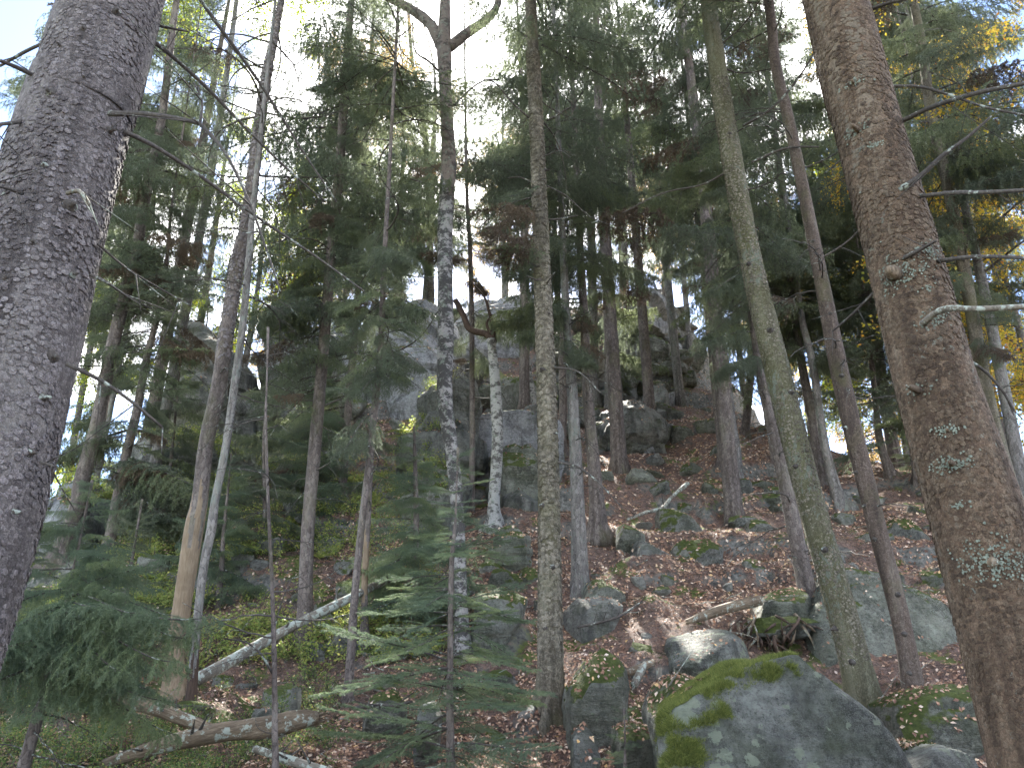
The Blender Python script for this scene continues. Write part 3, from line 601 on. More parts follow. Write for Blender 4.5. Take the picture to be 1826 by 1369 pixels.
# the spine of stacked blocks climbing to the topmost crag
for q in range(64):
    f = q/64; px = 1120+95*f+random.uniform(-60, 75)*(1-.4*f); py = 800-285*f+random.uniform(-14, 14); w = random.uniform(34, 78)*(1-.25*f)
    Yq = hit(px, py+10, 8); c0 = at(px, py, Yq)
    if Yq > 45: continue
    sz = w*fwd(c0)/FPX/2; c0[2] = h1(c0[0], c0[1])+sz*.15
    V, F = rock_geo(np.random.default_rng(q+2900).uniform(-1, 1, size=(10, 3))*np.array((1, .8, .75))*sz*1.15, 4, .05, 2900+q, strata=3/sz)
    V = V+c0; base = V.mean(0); base[2] = V[:, 2].min(); mb = MB(); mb.add(V, F); mk = ('rock_pale', 'rock_mid', 'rock_dark', 'rock_mid')[q % 4]; me = mb.mesh('cliff_block', M[mk], True, base); me.set_sharp_from_angle(angle=R(24))
    tag(link('cliff_block', me, None, base), {'rock_pale': 'pale angular block stacked in the rocky spine below the topmost crag', 'rock_mid': 'moss topped block stacked in the rocky spine below the topmost crag', 'rock_dark': 'dark mossy block stacked in the rocky spine below the topmost crag'}[mk], 'rock', 'blocks of the rocky spine'); ROCKTRIS.append((V, F))
# one BVH of everything the leaves can land on
Vs = [GV]; Fs = [np.vstack([GQ[:, [0, 1, 2]], GQ[:, [0, 2, 3]]])]; off = len(GV); 
for V, F in ROCKTRIS:
    Vs.append(V); Fs.append(F+off); off += len(V)
VV = np.concatenate(Vs); FF = np.concatenate(Fs); NGROUND = len(GQ)*2
bvh = BVHTree.FromPolygons(VV.tolist(), FF.tolist())
def drop(x, y):
    r = bvh.ray_cast(Vector((x, y, 60)), Vector((0, 0, -1)))
    if r[0] is None: return None
    n_ = r[1]
    if n_.z < 0: n_ = -n_
    return r[0], n_, r[2] >= NGROUND

exec_trees = True
# ------------------------------------------------------------------ spruce boughs
def needles(mb, P0, P1, per_m, ln, wd, m=0, rng=RNG, up=.25):
    """scatter needle triangles along segments P0->P1 (N,3)"""
    d = P1-P0; Ls = np.linalg.norm(d, axis=1)
    cnt = np.maximum(1, (Ls*per_m).astype(int)); idx = np.repeat(np.arange(len(P0)), cnt)
    t = rng.random(len(idx))[:, None]; base = P0[idx]+d[idx]*t; ax = d[idx]/(Ls[idx][:, None]+1e-9)
    rnd = rng.normal(size=(len(idx), 3)); rnd[:, 2] += up; rnd -= ax*(rnd*ax).sum(1)[:, None]
    rnd /= np.linalg.norm(rnd, axis=1)[:, None]+1e-9
    dr = ax*.75+rnd; dr /= np.linalg.norm(dr, axis=1)[:, None]
    sd_ = np.cross(dr, rng.normal(size=(len(idx), 3))); sd_ /= np.linalg.norm(sd_, axis=1)[:, None]+1e-9
    l = ln*rng.uniform(.7, 1.25, len(idx))[:, None]; w = wd*.5
    V = np.stack([base-sd_*w, base+sd_*w, base+dr*l], 1).reshape(-1, 3)
    mb.add(V, np.arange(len(V)).reshape(-1, 3), None, m)
def bough(Lb, seed, lod, hang=.5, droop=.35, bare=.12):
    """a spruce bough along +X: stem, side twigs, hanging twiglets, needles. material 0 wood, 1 needles"""
    rg = np.random.default_rng(seed); mb = MB()
    nst = 26; t = np.linspace(0, 1, nst)
    C = np.stack([Lb*t*(1-.08*t), Lb*.05*np.sin(t*3+seed)*t, Lb*(.10*t-droop*t**1.6+.16*droop*(t**5)*2)], 1)
    tube(mb, C[::2], np.linspace(.011*Lb**.5, .003, nst)[::2], 4, 0, cap=False)
    S0 = []; S1 = []
    gap = {0: .062, 1: .06, 2: .085}[lod]
    ns = int(Lb/gap)
    for i in range(ns):
        tt = bare+(1-bare)*(i+rg.random()*.7)/ns
        if rg.random() < .10: continue
        p = np.array([np.interp(tt, t, C[:, k]) for k in range(3)])
        side = 1 if i % 2 else -1
        l2 = Lb*(.40*(1-tt)**.65*min(1, (tt+.12)*3)+.05)*rg.uniform(.65, 1.2)
        a = R(rg.uniform(48, 68))*side
        dirr = np.array((math.cos(a), math.sin(a), rg.uniform(-.05, .2)-hang*.25))
        k = 5; q = p.copy(); prev = q; seg = l2/k
        for s in range(k):
            q = prev+dirr*seg; S0.append(prev); S1.append(q)
            # twiglets
            for sg in (1, -1):
                if rg.random() < .85:
                    l3 = l2*rg.uniform(.16, .34)*(1-.5*s/k)*(1+.5*(hang > .6))
                    base_d = dirr+sg*np.cross(dirr, (0, 0, 1))*.9; base_d = base_d*(1-hang)+np.array((0, 0, -1.))*hang*rg.uniform(.4, 1.4)
                    base_d /= np.linalg.norm(base_d); m_ = prev+(q-prev)*rg.random()
                    S0.append(m_); S1.append(m_+base_d*l3)
                    if hang > .45 and rg.random() < .5:
                        e = m_+base_d*l3; S0.append(e); S1.append(e+np.array((rg.normal()*.03, rg.normal()*.03, -l3*rg.uniform(.5, 1.2))))
            prev = q; dirr = dirr+np.array((.05, 0, -hang*.22)); dirr /= np.linalg.norm(dirr)
    S0.append(C[-6]); S1.append(C[-1])
    S0 = np.array(S0); S1 = np.array(S1)
    per, ln, wd = {0: (430, .023, .0042), 1: (250, .028, .0060), 2: (190, .042, .0095)}[lod]
    needles(mb, S0, S1, per, ln, wd, 1, rg)
    # twig wood as thin triangles
    d = S1-S0; sdv = np.cross(d, rg.normal(size=d.shape)); sdv /= np.linalg.norm(sdv, axis=1)[:, None]+1e-9
    w = .0016 if lod == 0 else .0025
    V = np.stack([S0-sdv*w, S0+sdv*w, S1], 1).reshape(-1, 3); mb.add(V, np.arange(len(V)).reshape(-1, 3), None, 0)
    return mb
BO = {}
def boughs(kind, lod):
    key = (kind, lod)
    if key not in BO:
        L_ = []
        nv = {0: 4, 1: 6, 2: 6}[lod]
        for s in range(nv):
            hang, droop = {'hang': (.74, .44), 'mid': (.40, .28), 'flat': (.15, .18), 'thin': (.55, .3), 'soft': (.62, .30)}[kind]
            mb = bough(1.5, s*7+lod*31+len(kind)*101, lod, hang+.05*(s % 3-1), droop+.05*(s % 3-1), .35 if kind == 'thin' else .12)
            nm = M['needle_young'] if kind in ('flat', 'soft') else (M['needle'])
            L_.append(mb.mesh('spruce_branch', [M['stick'], nm], False))
        BO[key] = L_
    return BO[key]
def brown_boughs():
    if 'br' not in BO:
        BO['br'] = [bough(1.5, 900+s, 2, .7, .3, .3).mesh('brown_branch', [M['stick'], M['needle_dead']], False) for s in range(3)]
    return BO['br']
# dead bare branches
DB = []
for s in range(8):
    rg = np.random.default_rng(50+s); mb = MB(); t = np.linspace(0, 1, 12)
    dr = rg.uniform(-.1, .55); C = np.stack([t, .12*np.sin(t*rg.uniform(2, 5))*rg.choice([-1, 1]), .12*t-dr*t**2+rg.normal(size=12)*.006], 1)
    tube(mb, C, np.linspace(.012, .0025, 12), 5, 0, cap=False)
    for q in range(rg.integers(5, 12)):
        tt = rg.uniform(.2, .95); p = np.array([np.interp(tt, t, C[:, k]) for k in range(3)]); l = rg.uniform(.12, .42)*(1.15-tt)
        a = rg.choice([-1, 1])*R(rg.uniform(35, 70)); d = np.array((math.cos(a), math.sin(a), rg.normal()*.3-.15)); u = np.linspace(0, 1, 5)[:, None]
        c2 = p+d*l*u+np.array((0, 0, -.18*l))*u*u*3+rg.normal(size=(5, 3))*.008*u
        tube(mb, c2, np.linspace(.005, .0014, 5), 3, 0, cap=False)
        if l > .2:
            for _ in range(2):
                p3 = c2[rg.integers(2, 4)]; d3 = d+rg.normal(size=3)*.6; tube(mb, p3+d3*l*.4*np.linspace(0, 1, 3)[:, None], np.linspace(.0025, .001, 3), 3, 0, cap=False)
    DB.append(mb.mesh('dead_branch', M['stick'], True))

# ------------------------------------------------------------------ trees
def trunk_line(pix, Y=None, H=19., step=.12, base_off=False, top_taper=.25, broken=False, leanY=0.):
    """pix: rows (px, py, width) from the base up. returns centre line rows (x,y,z,r)"""
    if Y is None: Y = hit(pix[0][0], pix[0][1])
    rows = []
    for q, (px, py, w) in enumerate(pix):
        f = (pix[0][1]-py)/1369.
        P = at(px, py, Y+leanY*f); rows.append([*P, wpx(P, w)])
    rows = np.array(rows)
    # reach down to the ground
    d = rows[1, :3]-rows[0, :3]; d /= d[2]
    gz = h1(rows[0, 0], rows[0, 1])
    if base_off:
        dz = gz-rows[0, 2]; b = rows[0].copy(); b[:3] += d*dz; b[3] *= 1.08; b[2] -= .25; rows = np.vstack([b, rows])
    else: rows[0, 2] -= .22
    # reach up to the full height
    zt = rows[0, 2]+H
    if not broken and rows[-1, 2] < zt:
        k = max(0, len(rows)-3); d = rows[-1, :3]-rows[k, :3]; d /= d[2]
        d[:2] = d[:2]*.6
        e = rows[-1].copy(); dz = zt-e[2]; mid = e.copy(); mid[:3] += d*dz*.5; mid[3] *= .62; e[:3] += d*dz; e[3] = .012
        rows = np.vstack([rows, mid, e])
    return spline(rows, step)
def make_trunk(Ln, mat, parent, seg=20, noise_=.05, nsc=7., flare=.45, seed=0, name='trunk', mats=None, split=None):
    base = Ln[0, :3]; h = Ln[:, 2]-base[2]; r = Ln[:, 3]*(1+flare*np.exp(-np.maximum(h-.2, 0)/.22))
    mb = MB(); tube(mb, Ln[:, :3], r, seg, 0, noise_, nsc, seed, zs=.5)
    Vt = mb.V[0]; hh = Vt[:, 2]-base[2]; ax_ = np.stack([np.interp(Vt[:, 2], Ln[:, 2], Ln[:, k_]) for k_ in (0, 1)], 1); off2 = Vt[:, :2]-ax_
    an = np.arctan2(off2[:, 1], off2[:, 0]); nl_ = 4+seed % 3; lob = np.maximum(0, np.sin(an*nl_+seed))**1.5*np.exp(-np.maximum(hh-.15, 0)/.16)*flare*2.0
    Vt[:, :2] += off2*lob[:, None]
    me = mb.mesh(name, mats or M[mat], True, base)
    if split is not None and mats:
        for p in me.polygons: p.material_index = 1 if split(p.center) else 0
    return link(name, me, parent)
def lerp_line(Ln, z):
    return np.array([np.interp(z, Ln[:, 2], Ln[:, k]) for k in range(4)])
def put(mesh, name, parent, base, p, az, pitch, s, roll=0, sz=None):
    o = bpy.data.objects.new(name, mesh); COL.objects.link(o); o.parent = parent
    o.location = Vector(p)-Vector(base); o.rotation_euler = Euler((roll, -pitch, az), 'XYZ'); o.scale = (s, s, sz or s); return o
SPG = 'spruce trees of the slope'
TREES = []
def add_boughs(t, Ln, z0, z1, Lmax, kind, lod, dz=.42, per=4, Lmin=.5, rg=random, skip=.1, prof=.75, brown=0., azr=None):
    base = Ln[0, :3]; ms = boughs(kind, lod); z = z0; top = Ln[-1, 2]
    while z < z1:
        f = (z-z0)/max(.1, (top-z0)); env = (1-f)**prof*min(1., .75+1.8*f)*1.3
        for k in range(per):
            if rg.random() < skip: continue
            p = lerp_line(Ln, z+rg.uniform(-.12, .12)); az = rg.uniform(0, 6.283) if azr is None else rg.uniform(*azr)
            l = max(Lmin, Lmax*env*rg.uniform(.65, 1.15)); s = l/1.5
            pitch = rg.uniform(-.30, .12)+.5*f*f
            m = rg.choice(brown_boughs()) if rg.random() < brown else rg.choice(ms)
            put(m, 'branch', t, base, p[:3], az, pitch, s, rg.uniform(-.25, .25))
        z += dz*rg.uniform(.75, 1.25)
def add_dead(t, Ln, z0, z1, n_, Lr=(.5, 1.4), rg=random):
    base = Ln[0, :3]
    for _ in range(n_):
        z = rg.uniform(z0, z1); p = lerp_line(Ln, z); s = rg.uniform(*Lr)
        put(rg.choice(DB), 'dead_branch', t, base, p[:3], rg.uniform(0, 6.283), rg.uniform(-.3, .35), s, rg.uniform(-.5, .5), s)
def px_branch(t, Ln, pts, w0, w1, Y0, Y1, mat='stick', name='dead_branch', seg=7, twigs=0, noise_=.18):
    base = Ln[0, :3]; rows = []
    for q, (px, py) in enumerate(pts):
        f = q/(len(pts)-1); P = at(px, py, Y0+(Y1-Y0)*f); rows.append([*P, wpx(P, w0+(w1-w0)*f)])
    S = spline(rows, .05); mb = MB(); tube(mb, S[:, :3], S[:, 3], seg, 0, noise_, 22, len(pts)+int(pts[0][0]))
    rg = np.random.default_rng(int(pts[0][0])+int(pts[0][1]))
    for _ in range(twigs):
        k = rg.integers(len(S)//4, len(S)); d = rg.normal(size=3)*.3+np.array((0, 0, -.2)); c = S[k, :3]+d*rg.uniform(.3, .9)*np.linspace(0, 1, 4)[:, None]
        tube(mb, c, np.linspace(.004, .001, 4), 3, 0, cap=False)
    return link(name, mb.mesh(name, M[mat], True, base), t)
def spruce(pix, label, mat='bark_far', Y=None, H=19., crown=.45, Lmax=1.9, kind='hang', lod=1, dead=14, seg=16, base_off=False,
           step=.12, dz=.55, per=4, skip=.25, name='spruce_tree', cat='spruce tree', group=None, noise_=.05, nsc=7., flare=.45, deadz=None, crown_top=1., brown=.04, leanY=0., broken=False, live=True, deadL=(.5, 1.3)):
    Ln = trunk_line(pix, Y, H, step, base_off, leanY=leanY, broken=broken)
    base = Ln[0, :3]; t = thing(name, base, label, cat, group)
    make_trunk(Ln, mat, t, seg, noise_, nsc, flare, int(pix[0][0]))
    if Ln[0, 1] > 9: crown *= .82
    z0 = base[2]+H*crown
    if live: add_boughs(t, Ln, z0, base[2]+H*crown_top, Lmax, kind, lod, dz, per, skip=skip, brown=brown)
    if dead:
        a, b = deadz or (.12, max(.2, crown+.1)); add_dead(t, Ln, base[2]+H*a, base[2]+H*b, dead, deadL)
    TREES.append((t, Ln)); return t, Ln

def bark_scales(t, Ln, n_, z0, z1, size, mat, seed, lift=.006, face=True):
    """overlapping bark scales: small curved shields hinged at the top, lifted at the lower rim"""
    rg = np.random.default_rng(seed); base = Ln[0, :3]
    z = rg.uniform(z0, z1, n_); th = rg.uniform(0, 2*math.pi, n_)
    C = np.stack([np.interp(z, Ln[:, 2], Ln[:, k]) for k in range(4)], 1)
    nrm_ = np.stack([np.cos(th), np.sin(th), 0*th], 1); tan = np.stack([-np.sin(th), np.cos(th), 0*th], 1); up = np.array((0, 0, 1.))
    s = size*rg.uniform(.55, 1.35, n_)[:, None]; r = C[:, 3:4]
    P = C[:, :3]+nrm_*(r*1.0)
    asp = rg.uniform(.7, 1.25, n_)[:, None]; rot = rg.normal(size=n_)[:, None]*.35
    T2 = tan*np.cos(rot)+up*np.sin(rot); U2 = up*np.cos(rot)-tan*np.sin(rot)
    lf = lift*rg.uniform(.5, 1.6, n_)[:, None]
    outl = [(-.42, .42, .1), (.42, .42, .1), (.62, -.05, .7), (.34, -.55, 1.), (-.3, -.6, 1.0), (-.62, -.1, .7)]
    V = []
    for a, b_, l in outl:
        curve = -(a*s*asp)**2/(2*np.maximum(r, .02))
        V.append(P+T2*a*s*asp+U2*b_*s+nrm_*(l*lf+curve+.001))
    V.append(P+nrm_*(lf*.9+.002))
    for a, b_, l in outl[2:6]:           # the rim's thickness
        curve = -(a*s*asp)**2/(2*np.maximum(r, .02)); V.append(P+T2*a*s*asp*.96+U2*b_*s*.93+nrm_*(-.006+curve))
    V = np.stack(V, 1); nv = V.shape[1]; o = (np.arange(n_)*nv)[:, None, None]
    Tt = np.array([[6, (k+1) % 6, k] for k in range(6)])[None]+o
    Qq = np.array([[2, 3, 8, 7], [3, 4, 9, 8], [4, 5, 10, 9]])[None]+o
    mb = MB(); mb.add(V.reshape(-1, 3), Tt.reshape(-1, 3), Qq.reshape(-1, 4))
    ob = link('bark_scales', mb.mesh('bark_scales', M[mat], False, base), t); ob['kind'] = 'stuff'; return ob

# --- the four near trunks
t, Ln = spruce([(-235,1369,300),(-90,1000,250),(12,650,214),(92,360,186),(150,170,170),(202,0,155)], 'huge grey scaly spruce trunk filling the left edge, closest of all', 'bark_left', Y=2.9, H=19, crown=.42, Lmax=2.4, lod=1, dead=6, deadz=(.28, .42),
   seg=96, base_off=True, step=.03, noise_=.05, nsc=5, kind='hang')
bark_scales(t, Ln, 19000, .2, 7.5, .019, 'scale_grey', 3, .0032)
LB = [([(195,203),(260,204),(320,212),(357,221)],11,7,2.75,2.6),([(357,221),(400,270),(440,350),(470,430),(500,520)],7,3,2.6,2.4),([(357,221),(360,180),(346,148)],5,3,2.6,2.7),
 ([(222,235),(270,258),(330,295),(400,345),(470,395),(560,455),(650,520)],9,3,2.9,3.6),([(268,70),(310,103),(370,158),(430,220),(500,290),(580,360)],9,3,3.1,4.0),
 ([(262,42),(300,50),(338,57)],7,3,3.1,3.1),([(105,170),(60,135),(0,108),(-60,90)],9,6,2.8,2.5),([(120,62),(60,85),(0,118)],8,5,3.0,3.3),([(70,208),(30,218),(-20,224)],9,6,2.8,2.5),
 ([(118,648),(180,678),(240,720),(290,762)],9,4,2.8,3.0),([(160,490),(190,503),(216,522)],7,4,2.8,2.9),([(40,345),(15,336),(-20,330)],8,4,2.6,2.4),([(72,823),(100,832)],6,3,2.7,2.7),
 ([(330,-40),(385,40),(440,115),(490,190),(540,270),(600,360)],8,3,3.3,4.2),([(175,435),(215,470),(260,500),(340,545)],5,2,2.9,3.4),([(120,345),(140,340),(152,352),(160,366)],8,6,2.62,2.55)]
for pts, a, b, c, d in LB: px_branch(t, Ln, pts, a, b, c, d, 'stick', twigs=5, mat='log' if pts[0] == (120,345) else 'stick') if False else px_branch(t, Ln, pts, a, b, c, d, 'log' if pts[0] == (120, 345) else 'stick', twigs=4)

t, Ln = spruce([(1868,1369,182),(1735,900,150),(1667,680,130),(1611,460,119),(1548,230,108),(1489,0,102)], 'thick red-brown spruce trunk with lichen collars leaning at the right edge', 'bark_right', Y=4.4, H=20, crown=.45, Lmax=2.3, lod=1, dead=6, deadz=(.3, .45),
   seg=96, base_off=True, step=.03, noise_=.035, nsc=5, kind='hang')
bark_scales(t, Ln, 15000, .2, 7.5, .026, 'scale_red', 4, .003)
LNR = Ln; TR = t
RB = [([(1597,222),(1650,196),(1700,178),(1760,162),(1850,145)],9,8,4.3,3.6),([(1602,340),(1640,315),(1680,278),(1725,245),(1768,207)],12,4,4.2,3.9),([(1640,350),(1700,344),(1760,343),(1850,338)],8,7,4.2,3.7),
 ([(1672,466),(1720,459),(1780,458),(1850,462)],8,7,4.2,3.7),([(1545,20),(1590,4),(1650,-6)],8,4,4.3,4.0),([(1575,155),(1640,155),(1700,172),(1760,192),(1850,210)],6,4,4.4,4.0),([(1725,640),(1760,665),(1790,700),(1808,732)],6,4,4.3,4.3),
 ([(1560,520),(1520,560),(1485,590)],6,3,4.5,4.8),([(1548,245),(1500,285),(1470,310)],5,2,4.5,5.0),([(1612,460),(1650,440),(1668,430)],8,5,4.2,4.0)]
for pts, a, b, c, d in RB: px_branch(t, Ln, pts, a, b, c, d, twigs=3)
px_branch(t, Ln, [(1645,578),(1665,560),(1690,550),(1750,551),(1850,546)], 13, 10, 4.05, 3.6, 'log', noise_=.25)

t, Ln = spruce([(985,1369,50),(981,1150,43),(979,900,36),(974,680,32),(966,460,27),(957,230,23),(946,0,20)], 'straight scaly olive-brown spruce trunk standing alone in the centre foreground', 'bark_mid', Y=8.2, H=18, crown=.50, Lmax=1.5, lod=1, dead=7, deadz=(.3, .55),
   seg=64, base_off=True, step=.03, noise_=.07, nsc=9, kind='hang', skip=.3)
bark_scales(t, Ln, 7500, .6, 9.5, .044, 'scale', 5, .010)
for pts, a, b, c, d in [([(966,80),(1000,98),(1040,118),(1085,142),(1120,168)],4,2,8.2,8.6),([(946,212),(915,185),(885,150),(868,142)],4,2,8.2,7.9),([(868,142),(840,158),(812,188)],2,1.5,7.9,7.7),([(978,392),(1000,390),(1030,384)],4,2,8.2,8.3),
   ([(975,215),(1000,202),(1012,192)],4,2,8.1,8.0),([(990,655),(1025,660),(1050,678),(1070,700)],3.5,2,8.1,7.7),([(996,824),(1030,832),(1065,858),(1110,905)],5,2,8.1,7.5),([(950,325),(925,316),(905,318)],3,2,8.2,8.2),([(958,500),(940,492)],4,2,8.1,8.0),([(975,505),(990,485)],3,2,8.1,8.0),([(972,330),(1010,350),(1050,385),(1085,400)],3,1.5,8.2,8.5)]:
    px_branch(t, Ln, pts, a, b, c, d, twigs=2)

t, Ln = spruce([(1560,1300,72),(1542,1250,58),(1504,1100,50),(1447,900,46),(1391,680,44),(1336,450,37),(1296,230,34),(1262,0,27)], 'long lichen-crusted olive trunk leaning left behind the foreground boulder', 'bark_olive', Y=8.2, H=18, crown=.56, Lmax=2.0, lod=1, dead=10, deadz=(.35, .6),
   seg=48, base_off=True, step=.04, noise_=.09, nsc=7, kind='hang', flare=.3)
bark_scales(t, Ln, 9000, .4, 9, .020, 'scale', 6, .005)
for pts, a, b, c, d in [([(1325,225),(1380,190),(1430,130),(1470,60)],5,3,8,7.4),([(1340,290),(1400,265),(1460,262)],5,3,8.1,7.8),([(1290,310),(1250,330),(1180,345),(1110,380)],4,2,8.2,8.6)]: px_branch(t, Ln, pts, a, b, c, d, twigs=4)

t, Ln = spruce([(1649,1330,44),(1633,1250,36),(1605,1100,32),(1556,909,31),(1501,680,31),(1455,450,23),(1410,230,19),(1382,110,18),(1370,0,16)], 'slim smooth brown spruce trunk just left of the thick red-brown one', 'bark_slim', Y=8.0, H=17, crown=.55, Lmax=1.9, lod=1, dead=26, deadz=(.12, .6),
   seg=40, base_off=True, step=.05, noise_=.04, nsc=9, kind='mid', deadL=(.5, 1.2))
# knots with pale lichen rosettes on the thick red-brown trunk
rg = np.random.default_rng(77)
for q, (kx, ky, kr, kn) in enumerate([(1522,150,14,26),(1525,228,20,60),(1590,485,52,220),(1650,455,22,60),(1628,692,26,90),(1690,768,15,36),(1697,826,24,80),(1770,1003,60,240),(1560,262,10,20),(1660,575,24,60),(1500,225,8,16),(1545,330,8,10),(1580,560,10,24),(1650,520,10,12),(1720,900,12,16)]):
    cz = at(kx, ky, LNR[0, 1]); P0 = lerp_line(LNR, cz[2]); cz = at(kx, ky, P0[1]-P0[3]*.8); P0 = lerp_line(LNR, cz[2]); sc = fwd(cz)/FPX
    mb = MB(); rr = kr*sc
    for _ in range(int(kn*1.6)):
        x = cz[0]+rg.normal()*rr*.6; z = cz[2]+rg.normal()*rr*.34; L2 = lerp_line(LNR, z); dx = (x-L2[0])/L2[3]
        if abs(dx) > .97: continue
        nrm2 = np.array((dx, -math.sqrt(1-dx*dx), 0)); c = L2[:3]+nrm2*(L2[3]*1.03); tn = np.array((-nrm2[1], nrm2[0], 0)); r2 = rg.uniform(.003, .009); up = np.array((0, 0, 1.))
        ring = [c+tn*r2*math.cos(a_)*rg.uniform(.6, 1.2)+up*r2*math.sin(a_)*rg.uniform(.6, 1.2)+nrm2*rg.uniform(.002, .009) for a_ in np.arange(6)*math.pi/3]
        mb.add([c+nrm2*.004]+ring, [[0, k_+1, (k_+1) % 6+1] for k_ in range(6)])
    if mb.n: link('lichen_rosette', mb.mesh('lichen_rosette', M['lichen'], False, LNR[0, :3]), TR)['kind'] = 'stuff'
    if kr > 13:
        mb = MB(); C = np.array([P0[:3]+(cz-P0[:3])*f for f in (.8, 1.0, 1.12, 1.22)]); tube(mb, C, np.array((rr*.3, rr*.24, rr*.17, rr*.1)), 9, 0, .2, 30, q)
        link('branch_knot', mb.mesh('branch_knot', M['rotten'], True, LNR[0, :3]), TR)
def knots(key, pts, mat='rotten'):
    t, Ln = [x for x in TREES if key in x[0]['label']][0]; rg = np.random.default_rng(len(pts))
    for kx, ky, kr in pts:
        cz = at(kx, ky, Ln[0, 1]); P0 = lerp_line(Ln, cz[2]); cz = at(kx, ky, P0[1]-P0[3]*.85); P0 = lerp_line(Ln, cz[2]); rr = kr*fwd(cz)/FPX
        dx = max(-.95, min(.95, (cz[0]-P0[0])/P0[3])); nn2 = np.array((dx, -math.sqrt(1-dx*dx), 0)); c = P0[:3]+nn2*P0[3]; mb = MB()
        C = np.array([c-nn2*rr*.6, c+nn2*rr*.10, c+nn2*rr*.35, c+nn2*rr*(.6+rg.random()*1.2)+np.array((0, 0, -rr*.2))])
        tube(mb, C, np.array((1.2, .8, .42, .22))*rr, 10, 0, .3, 2/rr*.6, int(kx)); link('branch_knot', mb.mesh('branch_knot', M[mat], True, Ln[0, :3]), t)
knots('huge grey scaly', [(112,352,15),(203,14,9),(155,60,9),(98,176,12),(196,200,11),(65,612,15),(50,688,12),(115,92,6),(60,432,8),(132,461,9),(20,500,9),(84,300,7),(170,255,7),(150,140,6),(35,790,10),(20,900,10)], 'stick')
knots('straight scaly', [(968,660,7),(990,772,6),(975,300,5),(961,500,6),(985,1010,7),(972,1120,6),(990,1240,7),(968,900,6),(978,560,5),(955,160,4)], 'stick')
knots('long lichen', [(1335,470,6),(1372,590,7),(1410,700,7),(1420,830,6),(1470,980,7),(1490,1120,8),(1520,1180,8),(1300,240,5)], 'stick')
knots('slim smooth', [(1510,760,5),(1500,670,5),(1545,900,5),(1562,960,5),(1600,1060,6),(1612,1130,6),(1622,1200,6),(1480,560,4),(1450,430,4),(1530,840,5)], 'stick')
# --- mid distance
t, Ln = spruce([(1445,1090,38),(1438,1050,30),(1410,909,26),(1385,790,23),(1361,690,18),(1346,600,14),(1325,450,12),(1300,250,10)], 'slim dark spruce rooted on the old root hollow, left of the lichen-crusted trunk', 'bark_far', H=15, crown=.45, Lmax=1.7, dead=22, deadz=(.06, .5), seg=24, kind='hang')
spruce([(1313,872,26),(1310,800,21),(1303,755,20),(1288,620,16),(1268,450,14),(1250,300,12)], 'pale lichen-patched trunk on the upper leaf slope right of centre', 'bark_pale', H=17, crown=.50, Lmax=2.2, dead=20, kind='hang')
spruce([(1290,828,15),(1275,700,12),(1262,560,11),(1245,400,9)], 'thin brown trunk just left of the pale lichen-patched trunk', 'bark_far', H=16, crown=.55, Lmax=2.0, dead=14, lod=2)
spruce([(1326,776,14),(1337,680,14),(1338,600,12),(1330,470,10)], 'dark crooked thin trunk at the upper right skyline of the slope', 'bark_far', H=13, crown=.35, Lmax=2.0, dead=12, lod=2)
spruce([(1467,864,22),(1450,755,18),(1425,620,13),(1408,484,11),(1390,300,9)], 'left one of the paired straight trunks on the right skyline', 'bark_far', H=17, crown=.38, Lmax=2.2, dead=14, lod=2)
spruce([(1500,900,22),(1470,790,15),(1450,654,13),(1427,552,11),(1408,400,9)], 'right one of the paired straight trunks on the right skyline', 'bark_pale', H=16, crown=.38, Lmax=2.1, dead=14, lod=2)
spruce([(1382,830,9),(1368,740,8),(1358,600,7)], 'spindly trunk between the dark crooked one and the leaning lichen trunk', 'bark_far', H=11, crown=.3, Lmax=1.5, dead=8, lod=2)
spruce([(1640,860,18),(1622,760,15),(1597,660,13),(1570,520,11)], 'straight trunk on the right skyline left of the thick red-brown one', 'bark_far', H=16, crown=.25, Lmax=2.4, dead=10, lod=2)
spruce([(1592,845,15),(1570,790,13),(1560,700,10),(1545,560,8)], 'short young spruce on the right skyline with a full crown', 'bark_far', H=9, crown=.12, Lmax=1.9, dead=6, lod=2, kind='mid')
spruce([(1842,960,40),(1800,880,36),(1757,700,26),(1730,540,21),(1692,340,19),(1660,200,17),(1640,60,15)], 'dark flaky trunk immediately right of the thick red-brown one', 'bark_mid', Y=12.5, H=18, crown=.42, Lmax=2.4, dead=16, seg=28, kind='hang', base_off=True)
spruce([(1800,900,18),(1775,800,15),(1745,690,14),(1715,560,12),(1690,430,10)], 'slender trunk seen in the gap right of the thick red-brown trunk', 'bark_far', Y=17, H=16, crown=.35, Lmax=2.2, dead=10, lod=2, base_off=True)
spruce([(1035,1058,34),(1030,900,25),(1020,690,19),(1012,600,15),(1006,480,13),(998,300,10)], 'front spruce of the twin pair right of the centre trunk, studded with branch knots', 'bark_pale', H=17, crown=.42, Lmax=1.9, dead=24, deadz=(.1,.45), seg=28, kind='hang', flare=.25)
spruce([(1066,955,40),(1064,890,27),(1047,690,18),(1043,590,16),(1035,450,13),(1028,300,10)], 'rear spruce of the twin pair with the wide root flare', 'bark_far', H=18, crown=.40, Lmax=2.2, dead=20, seg=24, kind='hang', flare=.25)
spruce([(1000,812,16),(1004,720,14),(1001,620,12),(992,480,10)], 'grey trunk half hidden between the centre trunk and the twin pair', 'bark_far', H=16, crown=.55, Lmax=2.2, dead=10, lod=2)
spruce([(1085,728,14),(1083,650,11),(1080,540,9)], 'small spruce standing on the rock rib above the leaf slope', 'bark_pale', H=11, crown=.18, Lmax=2.0, dead=8, lod=2)
